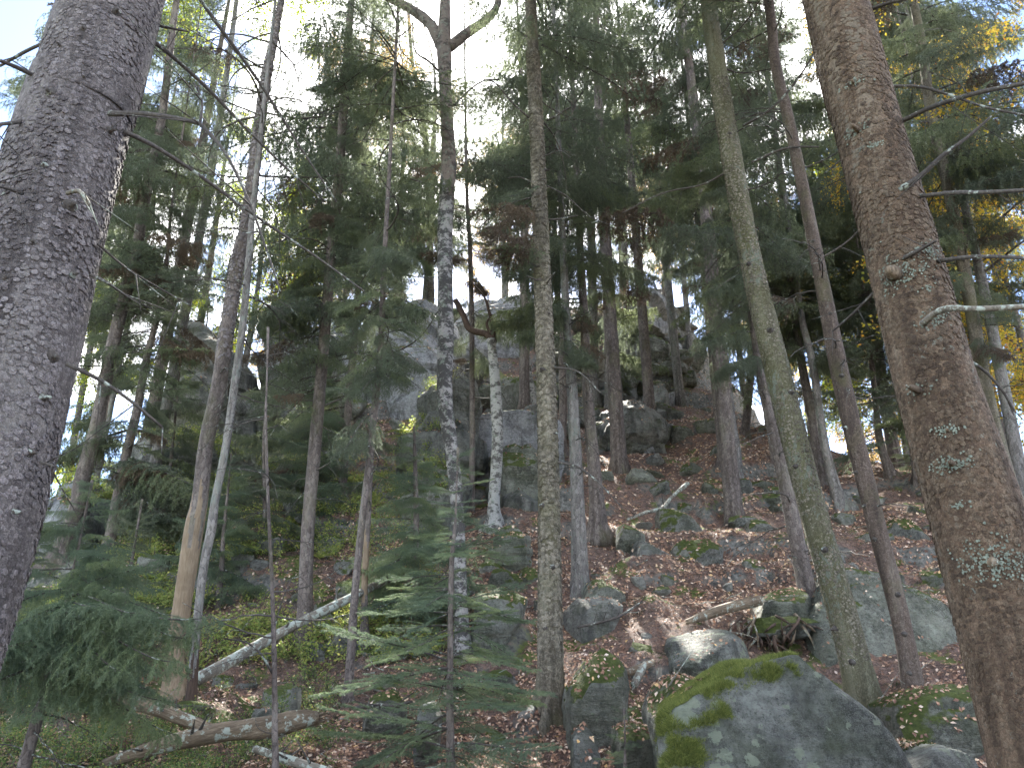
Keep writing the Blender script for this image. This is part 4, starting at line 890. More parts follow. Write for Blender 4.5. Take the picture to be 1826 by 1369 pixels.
spruce([(540,1156,38),(543,1110,28),(549,943,23),(562,790,22),(574,655,20),(590,460,18),(606,290,17),(622,60,13)], 'straight grey-brown spruce behind the middle of the pale fallen log', 'bark_far', H=17, crown=.48, Lmax=2.1, dead=30, deadz=(.12, .55), seg=28, kind='hang', flare=.3, skip=.2)
# bark-stripped dead spruce
Ln = trunk_line([(318,1244,36),(312,1164,31),(325,1079,31),(346,943,33),(356,891,28),(368,790,26),(390,688,26),(405,586,25),(427,450,23),(440,400,23),(461,238,19),(475,136,17),(500,10,10)], None, 15.5, .08)
t = thing('spruce_tree', Ln[0, :3], 'leaning dead spruce with bare tan wood low down and flaky bark above', 'spruce tree')
zsp = at(350, 905, Ln[0, 1])[2]-Ln[0, 2]
make_trunk(Ln, 'tan', t, 32, .05, 8, .3, 4, mats=[M['bark_far'], M['tan']], split=lambda c: c.z+.7*math.sin(c.x*37+c.z*2.3)*math.sin(c.y*41)-.1 < zsp)
add_dead(t, Ln, Ln[0, 2]+4, Ln[0, 2]+14.5, 44, (.7, 1.7))
bark_scales(t, Ln, 1800, Ln[0, 2]+4.2, Ln[0, 2]+11, .035, 'scale_grey', 15, .008)
Ln = trunk_line([(343,1250,17),(350,1130,15),(363,1011,15),(377,943,17),(384,891,14),(404,790,14),(418,688,14),(432,586,13),(445,450,12),(455,330,9)], None, 12.5, .08)
t = thing('spruce_tree', Ln[0, :3], 'thin lichen-mottled dead stem hugging the right side of the bark-stripped spruce', 'spruce tree')
make_trunk(Ln, 'bark_pale', t, 20, .10, 8, .2, 5, mats=[M['bark_pale'], M['redwood']], split=lambda c: c.z < 1.9 and math.sin(c.z*2.6+1.2)+.5*math.sin(c.x*130) > .3)
add_dead(t, Ln, Ln[0, 2]+3, Ln[0, 2]+12, 28, (.5, 1.3))
spruce([(98,1005,30),(136,909,26),(146,857,27),(174,755,24),(200,620,22),(243,450,19),(255,375,18),(290,200,14),(312,20,11)], 'tall pale hazy spruce right of the huge left trunk', 'bark_far', H=19, crown=.42, Lmax=2.1, dead=22, kind='hang', skip=.25)
spruce([(190,988,20),(200,943,18),(209,891,18),(226,806,16),(243,738,15),(262,637,12),(284,552,9),(297,470,7),(305,380,5)], 'slimmer spruce leaning between the hazy tall spruce and the rock pinnacle', 'bark_far', H=12.5, crown=.38, Lmax=1.5, dead=22, kind='mid')
spruce([(150,985,14),(170,860,12),(190,760,11),(215,640,9),(240,520,8)], 'faint thin trunk behind the two hazy spruces on the left', 'bark_pale', Y=18, H=16, crown=.35, Lmax=1.9, dead=12, lod=2, base_off=True)
spruce([(110,960,12),(130,800,11),(150,680,11),(172,560,10),(185,480,9)], 'distant trunk against white sky beside the huge left trunk', 'bark_pale', Y=20, H=17, crown=.4, Lmax=2.0, dead=10, lod=2, base_off=True)
spruce([(620,1250,14),(627,1147,15),(631,1079,14),(644,943,13),(655,850,12),(665,760,12),(672,690,13),(679,620,11),(684,484,10),(690,380,8)], 'slender curved grey stem left of the young spruce crown', 'bark_far', H=14.5, crown=.55, Lmax=1.5, dead=20, deadz=(.2, .65), kind='mid')
# broken snag with a stripped band
Ln = trunk_line([(655,1160,20),(650,1113,14),(650,1045,12),(655,943,11),(660,850,10),(666,740,9),(670,660,7)], None, 8, .08, broken=True)
t = thing('snag', Ln[0, :3], 'thin broken snag with a band of bright bare wood beside the slender curved stem', 'dead tree')
za, zb = at(650, 1065, Ln[0, 1])[2]-Ln[0, 2], at(655, 960, Ln[0, 1])[2]-Ln[0, 2]
make_trunk(Ln, 'bark_pale', t, 16, .06, 8, .3, 6, mats=[M['bark_far'], M['tan']], split=lambda c: za < c.z+.1*math.sin(c.x*60) < zb)
add_dead(t, Ln, Ln[0, 2]+1.5, Ln[-1, 2], 10, (.4, .9))
spruce([(606,905,17),(612,850,15),(620,740,14),(627,654,13),(636,560,11),(642,450,10),(652,250,8)], 'spruce trunk in the left gully seen right of the straight grey-brown spruce', 'bark_far', H=17, crown=.46, Lmax=2.0, dead=18, lod=1)
spruce([(705,735,14),(707,690,12),(708,620,11),(714,450,9),(718,300,7)], 'upright trunk against the steep pale slab left of the old birch', 'bark_far', Y=24.5, H=16, crown=.46, Lmax=2.3, dead=14, lod=2, base_off=True)
spruce([(690,745,10),(697,640,9),(702,560,8)], 'thin trunk close behind the upright one at the pale slab', 'bark_far', Y=26, H=13, crown=.45, Lmax=1.9, dead=10, lod=2, base_off=True)
spruce([(840,912,11),(842,800,10),(842,700,10),(841,560,9),(838,440,8),(832,330,6)], 'thin straight spruce between the old birch and the broken birch', 'bark_far', H=14.5, crown=.52, Lmax=1.6, dead=30, deadz=(.12, .6), kind='mid', brown=.3)
spruce([(1190,560,14),(1186,500,12),(1195,430,10)], 'gnarled tree on the topmost crag at the skyline', 'bark_far', Y=34, H=13, crown=.2, Lmax=2.2, dead=8, lod=2, base_off=True)
spruce([(1110,560,10),(1108,480,9),(1104,380,7)], 'slender skyline spruce left of the gnarled tree on the crag', 'bark_far', Y=35, H=14, crown=.2, Lmax=2.0, dead=8, lod=2, base_off=True)

# background spruces: each its own tree, described by where it stands
BG = [(330,24,17,.28,2.0,'feathery spruce behind the rock pinnacle'),(470,31,15,.2,2.2,'dark spruce standing on the broad light cliff'),(560,26,17,.22,2.6,'bushy spruce in front of the broad light cliff'),
 (590,33,13,.15,2.2,'spruce on the rim of the left cliff'),(745,27,17,.38,2.1,'dense spruce behind the old birch trunk'),(900,33,15,.32,2.0,'shadowy spruce on top of the cliff behind the broken birch'),
 (935,23,20,.42,2.3,'tall dark spruce directly behind the centre trunk'),(985,27,19,.42,2.2,'spruce crowding the right side of the centre trunk high up'),(1060,24,20,.48,2.8,'big spruce with wide hanging boughs above the twin pair'),
 (1125,28,18,.52,2.6,'broad spruce above the leaf chute'),(1160,21,19,.60,2.6,'spruce whose dark boughs hang over the leaf slope'),(1215,25,19,.48,2.4,'dense spruce at the upper right ravine'),(1240,32,16,.4,2.2,'rearmost spruce of the ravine'),
 (1370,24,19,.3,2.6,'tall spruce behind the leaning lichen trunk'),(1440,29,18,.25,2.6,'spruce behind the paired trunks'),(1520,25,18,.3,2.5,'spruce in the gap beyond the slim smooth trunk'),
 (1580,19,18,.42,2.5,'dark boughed spruce behind the thick red-brown trunk'),(1690,22,19,.3,2.6,'green spruce right behind the thick red-brown trunk'),(1770,18,19,.35,2.5,'spruce filling the upper right corner'),(1830,24,18,.25,2.6,'spruce on the far right skyline'),
 (40,17,18,.45,2.3,'spruce peering past the left edge of the huge left trunk'),(-60,22,19,.2,2.4,'spruce behind the huge left trunk'),(270,16,17,.5,1.9,'lichen draped spruce with grey-green hanging boughs'),(200,30,17,.2,2.2,'far faint spruce in the left gap'),
 (410,36,15,.15,2.0,'small far spruce between the pinnacle and the light cliff'),(1640,32,17,.15,2.6,'far spruce on the right beyond the skyline'),(1330,34,17,.2,2.4,'far spruce above the crooked thin trunk'),(660,36,13,.15,2.2,'far spruce tip above the steep pale slab'),
 (1100,17.5,21,.66,2.8,'spruce with its low boughs spreading above mid slope'),(1290,15,20,.60,2.6,'dark crowned spruce high between the centre and leaning trunks')]
for px, Yq, H, cr_, Lm, lab in BG:
    x = (px-W0/2)/FPX*Yq*1.05; gz = h1(x, Yq); b = np.array((x, Yq, gz-.2)); r0 = .008*H+.02
    Ln = spline([[*b, r0], [x+random.uniform(-.2, .2), Yq, gz+H*.5, r0*.7], [x+random.uniform(-.3, .3), Yq, gz+H, .012]], .6)
    t = thing('spruce_tree', b, lab, 'spruce tree', 'spruces behind the slope')
    make_trunk(Ln, 'bark_far' if Yq < 24 else 'bark_pale', t, 12, .05, 5, .3, int(px)+7); TREES.append((t, Ln))
    add_boughs(t, Ln, gz+H*cr_, gz+H, Lm*1.0, 'hang', 1 if Yq < 18 else 2, .62, 4, skip=.38, brown=.06)
    add_dead(t, Ln, gz+H*.15, gz+H*(cr_+.1), 8, (.7, 1.7))

def cluster(key, pts, kind='hang', lod=1, n_=4, rise=45, brown=.1):
    """boughs of one tree reaching towards places seen in the picture"""
    t, Ln = [x for x in TREES if key in x[0]['label']][0]; base = Ln[0, :3]
    for tx, ty, rad in pts:
        for _ in range(n_):
            b = at(tx+random.uniform(-rad, rad), ty+random.uniform(-rad, rad)*.6, Ln[0, 1]+random.uniform(-.9, .6))
            z = b[2]+random.uniform(.15, .7)*rise/45; p = lerp_line(Ln, z)[:3]; d = b-p; l = max(.5, np.linalg.norm(d))
            m = random.choice(brown_boughs()) if random.random() < brown else random.choice(boughs(kind, lod))
            put(m, 'branch', t, base, p, math.atan2(d[1], d[0]), math.asin(max(-1, min(1, d[2]/l)))+.2, l/1.4, random.uniform(-.2, .2))
cluster('middle of the pale', [(490,540,20),(530,520,20),(520,590,25),(460,560,15),(640,400,25),(560,380,20),(500,640,20),(640,560,20),(650,260,25),(560,160,20),(640,110,25),(520,470,20)])
cluster('hazy tall', [(330,560,25),(300,500,20),(140,560,20),(320,400,20),(180,480,20),(360,640,20),(330,260,20),(220,300,20)])
cluster('rock pinnacle', [(330,700,25),(290,780,20),(160,800,20),(300,840,20),(330,620,15),(180,700,15)], 'mid')
cluster('left gully seen', [(540,700,25),(560,780,25),(700,640,25),(690,560,20),(700,480,25),(560,640,20),(520,860,20),(680,780,20),(560,500,20)])
cluster('slender curved', [(700,520,15),(740,600,20),(620,560,20),(600,700,15),(720,700,15)], 'mid')
cluster('front spruce of the twin', [(1080,470,20),(1100,400,25),(930,430,20),(960,560,15),(1060,590,15),(1060,640,15),(940,350,20),(930,600,15)])
cluster('rear spruce of the twin', [(1130,330,25),(1000,430,25),(970,500,20),(900,480,25),(890,560,20)])
cluster('pale lichen-patched', [(1260,600,20),(1275,680,20),(1240,520,20),(1380,520,25),(1210,480,25),(1360,620,20)])
cluster('slim dark spruce rooted', [(1280,520,20),(1250,600,20),(1270,420,25),(1400,540,20),(1290,660,15),(1240,350,25),(1210,300,25)])
cluster('left one of the paired', [(1480,560,25),(1500,640,25),(1380,480,20),(1390,640,20)])
cluster('right one of the paired', [(1530,560,25),(1550,660,25),(1530,460,25),(1500,400,20)])
cluster('right skyline left of', [(1570,640,20),(1680,620,20),(1560,720,18),(1670,560,20)])
cluster('dark flaky trunk', [(1790,340,25),(1640,90,30),(1600,60,30),(1800,420,25),(1810,560,20),(1780,300,25),(1640,420,20),(1640,520,20),(1800,640,20)])
cluster('straight scaly', [(890,420,15),(905,370,15),(880,450,12)], 'mid', brown=.5)
cluster('thin straight spruce between', [(800,400,15),(880,380,15),(870,430,15),(800,470,15),(890,480,12),(860,520,12)], 'mid', brown=.5)
cluster('tall spruce behind the leaning', [(1320,130,30),(1400,160,30),(1440,60,30)], n_=3)
cluster('dark crowned', [(1200,100,30),(1160,160,30),(1230,220,30),(1340,160,30),(1340,60,30),(1150,60,30)], n_=2)

cluster('leaning dead spruce', []) if False else None
cluster('hazy tall', [(260,660,20),(300,760,20),(90,820,15),(210,860,20),(330,880,20),(230,930,20)], 'hang', n_=3)
cluster('rock pinnacle', [(360,880,20),(300,930,20),(400,930,20),(270,870,20)], 'hang', n_=3)
cluster('left gully seen', [(430,780,25),(470,850,25),(440,700,20),(480,760,20),(500,930,20),(720,560,20),(740,480,20)], n_=3)
cluster('middle of the pale', [(420,560,20),(450,640,20),(430,470,20),(660,330,20),(700,230,20),(560,280,20),(500,380,20),(680,460,20)], n_=2)
cluster('behind the old birch', [(720,350,25),(700,430,25),(830,380,20),(760,280,20),(690,200,25),(840,470,20)], n_=3)
cluster('feathery', [(340,330,25),(300,460,25),(390,260,25),(280,240,25),(380,420,25),(340,120,30)], n_=2)
cluster('peering past', [(60,60,25),(30,150,25),(90,20,25),(30,300,20),(20,420,20),(60,230,20)], n_=4)
cluster('distant trunk against', [(150,600,20),(210,560,20),(120,700,20),(190,520,20),(160,420,20)], lod=2, n_=3)
cluster('faint thin', [(230,700,20),(180,640,20),(260,560,20),(120,770,20),(270,460,20)], lod=2, n_=3)
cluster('bushy spruce in front', [(600,470,25),(640,420,25),(520,400,25),(590,330,25),(540,280,25),(640,300,25),(600,220,25),(560,100,25)], lod=2, n_=2)
cluster('upright trunk against', [(700,360,25),(740,420,25),(660,440,25),(740,480,20),(700,280,25)], lod=2, n_=2)
cluster('thin straight spruce between', [(860,340,15),(830,330,15),(870,520,12),(900,420,15)], 'mid', n_=3)
cluster('dark boughed', [(1600,80,30),(1650,140,30),(1620,30,30),(1700,60,30),(1660,260,25),(1580,330,20)], n_=4)
cluster('filling the upper right', [(1720,60,30),(1780,140,30),(1740,200,25),(1800,60,30),(1800,260,25),(1760,420,25),(1700,140,25)], n_=4)
cluster('green spruce right behind', [(1660,350,25),(1720,420,25),(1650,480,20),(1700,560,25),(1760,520,25),(1780,620,20)], n_=4, lod=2)
cluster('gap beyond the slim', [(1500,300,25),(1560,420,25),(1520,540,25),(1560,620,20),(1490,450,20),(1600,560,20)], n_=4, lod=2)
cluster('slender curved', [(640,700,20),(740,660,20),(600,620,20),(760,560,18),(660,460,20),(720,460,18),(610,800,20)], n_=3)
cluster('thin straight spruce between', [(900,600,15),(800,640,15),(890,660,12),(790,560,15)], n_=3)
cluster('hazy tall', [(280,560,25),(330,640,20),(100,640,20),(270,480,20),(350,480,20)], n_=2)
cluster('middle of the pale', [(480,700,20),(470,600,20),(620,640,20),(650,500,20),(500,760,18)], n_=2)
cluster('big spruce with wide', [(1060,200,30),(1000,250,25),(1110,120,30),(1010,120,25),(1160,250,25),(1060,330,25),(940,220,20),(1020,40,30)], n_=2, lod=2)
cluster('whose dark boughs', [(1200,330,25),(1150,380,25),(1230,400,25)], n_=2, lod=2)
cluster('lichen draped', [(270,330,25),(230,240,20),(330,200,20),(300,90,25),(250,40,20)], n_=3)

# --- birches and leafy trees
LEAFM = {}
def spray(kind, n_=700, rad=.5, ls=.045, seed=0):
    key = (kind, seed)
    if key not in LEAFM:
        rg = np.random.default_rng(seed+5); mb = MB(); tw = []
        for q in range(9):
            d = rg.normal(size=3)*np.array((1, 1, .6)); d /= np.linalg.norm(d); d[0] = abs(d[0]); l = rad*rg.uniform(.8, 1.9); u = np.linspace(0, 1, 6)[:, None]
            c = d*l*u+np.array((0, 0, -.25*l))*u*u; tube(mb, c, np.linspace(.006, .0015, 6), 3, 0, cap=False); tw.append(c)
        tw = np.array(tw); i = rg.integers(0, 9, n_); f = rg.random(n_)**.6*5; k = np.minimum(f.astype(int), 4)
        P = tw[i, k]+(tw[i, k+1]-tw[i, k])*(f-k)[:, None]+rg.normal(size=(n_, 3))*rad*.16
        a = rg.normal(size=(n_, 3)); a /= np.linalg.norm(a, axis=1)[:, None]; b = np.cross(a, rg.normal(size=(n_, 3))); b /= np.linalg.norm(b, axis=1)[:, None]
        s = ls*rg.uniform(.6, 1.2, n_)[:, None]
        V = np.stack([P-a*s*.6, P+b*s*.38, P+a*s*.6, P-b*s*.38], 1).reshape(-1, 3); mb.add(V, None, np.arange(len(V)).reshape(-1, 4), 1)
        LEAFM[key] = mb.mesh('leafy_branch', [M['stick'], M[kind]], False)
    return LEAFM[key]
def leafy(t, Ln, kind, n_, z0, z1, spread, s=1., rg=random):
    base = Ln[0, :3]
    for q in range(n_):
        z = rg.uniform(z0, z1); p = lerp_line(Ln, z)[:3]; az = rg.uniform(0, 6.283); rr = spread*rg.random()**.5*math.sqrt(max(.1, 1-(abs((z-z0)/(z1-z0)-.45)*1.2)**2))
        q3 = p+np.array((math.cos(az)*rr, math.sin(az)*rr, rr*.25))
        put(spray(kind, seed=q % 4), 'leafy_branch', t, base, q3, az, rg.uniform(-.4, .4), s*rg.uniform(.7, 1.3))
        if q % 3 == 0:
            mb = MB(); C = spline([p, (p+q3)/2+np.array((0, 0, .1*rr)), q3], .3); tube(mb, C, np.linspace(.03, .008, len(C)), 5, 0, cap=False)
            link('limb', mb.mesh('limb', M['stick'], True, base), t)
Ln = trunk_line([(826,1165,28),(823,1100,24),(820,1000,23),(811,850,24),(796,740,27),(793,700,27),(795,600,28),(794,500,27),(794,400,27),(800,300,26),(798,230,23),(794,150,22),(792,80,26),(794,0,18)], None, 16, .06)
t = thing('birch_tree', Ln[0, :3], 'old forked birch with black cracked pale bark left of the centre trunk', 'birch tree')
zs_ = at(795, 330, Ln[0, 1])[2]-Ln[0, 2]
make_trunk(Ln, 'birch', t, 40, .13, 6, .3, 9, mats=[M['birch'], M['birch_up']], split=lambda c: c.z+.4*math.sin(c.x*21+c.z*4) > zs_)
Yb = Ln[0, 1]
for pts, a, b in [([(790,88),(768,45),(735,18),(700,0),(650,-25),(600,-80)],22,9),([(800,85),(835,58),(868,35),(888,5),(890,-60)],20,10)]:
    px_branch(t, Ln, pts, a, b, Yb, Yb+.3, 'birch_up', 'limb', 12)
for pts, a, b in [([(808,190),(830,168),(860,145),(890,142)],4,2),([(785,130),(765,110),(740,90),(735,40)],5,2),([(808,186),(838,188)],2.5,1.5)]: px_branch(t, Ln, pts, a, b, Yb, Yb-.4, 'stick', 'dead_branch', 6, 4)
leafy(t, Ln, 'orange', 5, Ln[0, 2]+9.5, Ln[0, 2]+15.5, 2.2, .9)
# broken birch
Ln = trunk_line([(885,938,26),(881,900,20),(887,790,21),(884,700,20),(880,650,17),(876,605,16)], None, 7, .06, broken=True)
t = thing('birch_tree', Ln[0, :3], 'pale birch snapped off halfway with its torn brown top bent over', 'birch tree')
make_trunk(Ln, 'birch2', t, 28, .10, 7, .4, 8); Yb = Ln[0, 1]
px_branch(t, Ln, [(880,610),(868,596),(850,592),(836,585),(826,562),(812,535)], 13, 10, Yb, Yb+.3, 'redwood', 'broken_top', 14, 0)
px_branch(t, Ln, [(880,612),(880,585),(872,555),(864,530),(842,504)], 9, 2, Yb, Yb-.2, 'redwood', 'splinter', 8, 5)
px_branch(t, Ln, [(878,598),(868,578),(878,560)], 8, 2, Yb, Yb, 'redwood', 'splinter', 6, 3)
# slender bare leafy tree behind
Ln = trunk_line([(770,600,15),(768,520,14),(766,420,12),(764,330,11),(757,230,9),(748,170,8),(735,110,7),(728,20,6)], 27, 17, .2, base_off=True)
t = thing('leafy_tree', Ln[0, :3], 'knotty thin tree with scattered orange leaves left of the old forked birch', 'leafy tree')
make_trunk(Ln, 'birch_up', t, 14, .12, 6, .2, 3)
for pts in ([(764,330),(770,260),(778,200),(775,130),(760,60),(740,0)],[(760,260),(740,200),(720,160),(700,120),(650,90)],[(768,400),(790,330),(800,270)]): px_branch(t, Ln, pts, 6, 2, 27, 26.6, 'birch_up', 'limb', 6, 6)
leafy(t, Ln, 'orange', 16, at(757,380,27)[2], at(757,60,27)[2], 1.8, 1.1); add_dead(t, Ln, Ln[0, 2]+4, Ln[0, 2]+14, 14, (.6, 1.6))
# pale leaning birches near the overhang
for pix, lab in (([(960,775,11),(950,700,10),(942,650,9),(934,560,8)], 'thin white stem leaning at the undercut wall'),):
    Ln = trunk_line(pix, 23.5, 9, .15, base_off=True); t = thing('birch_tree', Ln[0, :3], lab, 'birch tree'); make_trunk(Ln, 'birch2', t, 12, .1, 6, .2, 2); add_dead(t, Ln, Ln[0, 2]+2, Ln[0, 2]+8, 10, (.5, 1.1))
AUT = [(1790,13.5,13,'yellow',.30,2.4,13,'bright yellow tree in the upper right corner'),(1730,20,15,'yellow',.35,2.4,12,'tall golden tree beyond the thick red-brown trunk'),(1575,30,13,'orange',.1,3.0,30,'orange tree low in the gap by the slim smooth trunk'),
 (1600,24,13,'limeleaf',.15,2.4,30,'lime green leafy tree left of the thick red-brown trunk'),(1500,33,16,'yellow',.4,2.4,14,'yellow tree glimpsed high behind the slim smooth trunk'),(1235,38,14,'orange',.45,2.6,20,'amber tree on the ridge right of centre'),(1390,37,17,'orange',.4,2.4,18,'amber tree high behind the leaning lichen trunk'),
 (500,33,15,'orange',.2,2.0,16,'small orange tree on the skyline left of the cliff'),(900,38,12,'orange',.1,2.2,14,'orange tree on top of the cliff behind the centre trunk'),(420,23,10,'limeleaf',.2,2.0,16,'lime leafed tree beside the rock pinnacle'),(20,19,9,'limeleaf',.1,2.4,20,'lime leafed thicket tree behind the huge left trunk'),
 (290,15,20,'limeleaf',.62,1.7,16,'yellow-green leafy crown high right of the huge left trunk'),(1840,17,8,'yellow',.1,2.2,22,'low yellow tree at the right edge'),(590,28,18,'orange',.7,1.6,9,'orange leafed tree top at the upper left centre')]
for px, Yq, H, kd, z0, sp_, nn_, lab in AUT:
    x = (px-W0/2)/FPX*Yq*1.05; gz = h1(x, Yq); Ln = spline([[x, Yq, gz-.2, .13], [x+.2, Yq, gz+H*.5, .08], [x-.1, Yq, gz+H, .015]], .5)
    t = thing('leafy_tree', Ln[0, :3], lab, 'leafy tree', 'autumn coloured trees'); make_trunk(Ln, 'bark_pale', t, 10, .06, 5, .3, int(px))
    leafy(t, Ln, kd, nn_*2, gz+H*z0, gz+H, sp_, 1.0+Yq*.022)

# --- young spruces
def young(pix, Y, label, h_crown0, Lmax, H, lod=0, dz=.14, per=4, kind='flat', dead=8, base_off=True, pitch=(-.35, .35), extra=(), topL=.12):
    Ln = trunk_line(pix, Y, H, .06, base_off); base = Ln[0, :3]
    t = thing('young_spruce', base, label, 'spruce tree'); make_trunk(Ln, 'bark_far', t, 14, .06, 12, .3, int(pix[0][0]))
    z = base[2]+h_crown0; top = base[2]+H; ms = boughs(kind, lod)
    while z < top-.05:
        f = (z-base[2]-h_crown0)/(H-h_crown0)
        for k in range(per):
            p = lerp_line(Ln, z+random.uniform(-.04, .04)); l = max(topL, Lmax*(1-f)**.62*random.uniform(.45, 1.15))
            put(random.choice(ms), 'branch', t, base, p[:3], random.uniform(0, 6.28), random.uniform(*pitch)+.55*f**3, l/1.5, random.uniform(-.2, .2))
        z += dz*random.uniform(.8, 1.2)
    add_dead(t, Ln, base[2]+.3, base[2]+max(.5, h_crown0), dead, (.3, .7)); return t, Ln
def aim(t, Ln, hx, hy, tx, ty, Y0, Y1, kind='flat', lod=0):
    """a bough from one seen point to another"""
    a, b = at(hx, hy, Y0), at(tx, ty, Y1); d = b-a; l = np.linalg.norm(d)
    put(random.choice(boughs(kind, lod)), 'branch', t, Ln[0, :3], a, math.atan2(d[1], d[0]), math.asin(d[2]/l)+.14, l/1.45, random.uniform(-.15, .15))
t, Ln = young([(804,1369,15),(802,1249,13),(803,1147,11),(805,1011,9),(812,930,5)], 6.5, 'young green spruce with feathery flat boughs in front of the slope, bottom centre', .75, 1.15, 3.15, dz=.125, per=4, topL=.2, pitch=(-.5, .2))
for a in [(803,1120,700,1195,6.5,6.2),(803,1180,560,1140,6.5,6.0),(803,1190,560,1290,6.5,5.8),(803,1160,960,1210,6.5,6.2),(803,1080,950,1050,6.5,6.4),(803,1250,940,1290,6.5,5.9),(803,1050,690,1060,6.5,6.3),(803,1230,660,1235,6.5,5.8),(803,1300,560,1310,6.5,5.8),(803,1100,930,1110,6.5,6.3),(803,1200,900,1240,6.5,5.8),(803,1000,870,960,6.5,6.4)]: aim(t, Ln, *a)
t, Ln = young([(58,1310,20),(70,1270,18),(95,1180,14),(115,1100,10),(126,1040,7)], 5.6, 'leaning young spruce with long drooping boughs at bottom left', 1.05, 1.15, 2.45, dz=.10, per=5, kind='soft', pitch=(-.35, .05))
for a in [(118,1105,390,1095,5.6,5.3),(115,1110,330,1180,5.6,5.1),(125,1050,300,1010,5.6,5.5),(125,1040,20,1010,5.6,5.4),(120,1060,260,1090,5.6,5.0),(118,1090,20,1130,5.6,5.2),(112,1120,240,1200,5.6,5.0),(100,1180,290,1275,5.6,5.2),(126,1020,200,960,5.6,5.6),(122,1060,350,1140,5.6,5.4),(100,1170,0,1215,5.6,5.3),(126,1000,150,920,5.6,5.6),(125,1010,60,950,5.6,5.6),(126,1030,230,1000,5.6,5.3)]: aim(t, Ln, *a, kind='soft')
t, Ln = young([(742,960,11),(742,900,9),(740,820,7),(738,760,4)], 10.5, 'dense drooping spruce top hanging in mid picture left of the old birch foot', .5, 1.35, 3.0, lod=0, dz=.13, per=5, kind='soft', base_off=True)
young([(470,1000,9),(472,900,7),(470,800,5)], 13, 'small dark spruce beside the left gully', .6, 1.2, 4.2, lod=1, dz=.22, kind='mid')
young([(395,1010,9),(398,960,7)], 11.5, 'feathery young spruce right of the bark-stripped spruce', .5, 1.0, 2.6, lod=1, dz=.13, kind='soft')
young([(215,1120,10),(225,1060,8)], 9.5, 'bushy young spruce behind the leaning young spruce', .3, 1.0, 2.2, lod=1, dz=.12, kind='mid')
young([(20,1150,10),(30,1100,8)], 8.5, 'young spruce peeping out below the huge left trunk', .3, 1.0, 2.4, lod=1, dz=.12, kind='mid')
young([(560,930,9),(562,880,7)], 14.5, 'loose young spruce left of the slender curved stem', .5, 1.3, 3.6, lod=1, dz=.18, kind='soft')
young([(300,960,9),(300,880,7)], 15, 'dusky young spruce under the rock pinnacle', .4, 1.5, 4.2, lod=1, dz=.24, kind='hang')
young([(1640,880,8),(1638,850,6)], 18.0, 'tiny round spruce on the right skyline', .2, .8, 1.5, lod=1, dz=.16, kind='mid')
young([(1115,1369,6),(1115,1330,4)], 6.0, 'knee high spruce seedling right of the centre trunk at the bottom edge', .15, .35, .85, lod=0, dz=.08, dead=0)
young([(1335,1235,4),(1335,1215,3)], 6.7, 'tiny spruce seedling on the rock behind the moss cap', .04, .14, .22, lod=0, dz=.04, dead=0)
young([(365,800,7),(362,700,6)], 22, 'spruce sapling in front of the rounded pinnacle', .5, 1.8, 5.2, lod=2, dz=.35, kind='hang')
# thin bare sapling
Ln = trunk_line([(491,1369,12),(490,1300,11),(489,1164,9),(485,1045,7),(479,909,6),(474,760,5)], 5.8, 3.9, .05, True)
t = thing('sapling', Ln[0, :3], 'thin bare sapling stem rising in front of the rotting log', 'sapling'); make_trunk(Ln, 'bark_far', t, 12, .12, 20, .2, 12)
add_dead(t, Ln, Ln[0, 2]+.5, Ln[0, 2]+3.7, 18, (.25, .8))
px_branch(t, Ln, [(486,1200),(465,1165),(440,1145),(400,1138)], 5, 2, 5.8, 5.6); px_branch(t, Ln, [(487,1130),(500,1080),(520,1030)], 3, 1.5, 5.8, 6)

# ------------------------------------------------------------------ fallen wood
def log(pts, Y0, Y1, mat, label, name='fallen_log', cat='log', seg=20, noise_=.12, twigs=0, nsc=9, group=None, settle=True):
    rows = []
    for q, (px, py, w) in enumerate(pts):
        f = q/(len(pts)-1); P = at(px, py, Y0+(Y1-Y0)*f); rows.append([*P, wpx(P, w)])
    S = spline(rows, .04); base = S[len(S)//2, :3].copy(); base[2] = S[:, 2].min(); mb = MB()
    rg = np.random.default_rng(int(pts[0][0])); q_ = Vector((0, 0, 1)).rotation_difference(Vector(S[-1, :3]-S[0, :3])); Mr = np.array(q_.to_matrix())
    Sl = (S[:, :3]-base)@Mr; rr = S[:, 3]*(1+.5*noise_*fbm(np.stack([Sl[:, 2], 0*rr_, 0*rr_], 1) if False else Sl, 3, 3, 4))
    tube(mb, Sl, rr, max(seg, 20), 0, noise_, nsc*2.2, int(pts[0][0]), zs=.10)
    for e_, c_ in ((0, Sl[0]), (-1, Sl[-1])):                      # splintered ends
        for _ in range(14 if seg > 10 else 3):
            a_ = rg.uniform(0, 6.28); r_ = rr[e_]*rg.uniform(.3, .95); p_ = c_+np.array((math.cos(a_)*r_, math.sin(a_)*r_, 0)); dz_ = (Sl[-1, 2]-Sl[0, 2])*0+(1 if e_ else -1)*rg.uniform(.02, .16)*min(1, rr[e_]*12)
            tube(mb, np.array([p_-np.array((0, 0, dz_*.6)), p_, p_+np.array((0, 0, dz_))]), np.array((.22, .16, .02))*rr[e_], 4, 0, cap=False)
    t = thing(name, base, label, cat, group); so = link('stem', mb.mesh('stem', M[mat], True), t); so.rotation_mode = 'QUATERNION'; so.rotation_quaternion = q_
    for _ in range(twigs):
        k = rg.integers(2, len(S)-2); d = rg.normal(size=3); d[2] = abs(d[2])+.2; d /= np.linalg.norm(d); m2 = MB(); tube(m2, S[k, :3]+d*rg.uniform(.08, .3)*np.linspace(0, 1, 4)[:, None], np.linspace(S[k, 3]*.25+.003, .002, 4), 5)
        link('branch_stub', m2.mesh('branch_stub', M['stick'], True, base), t)
    return t
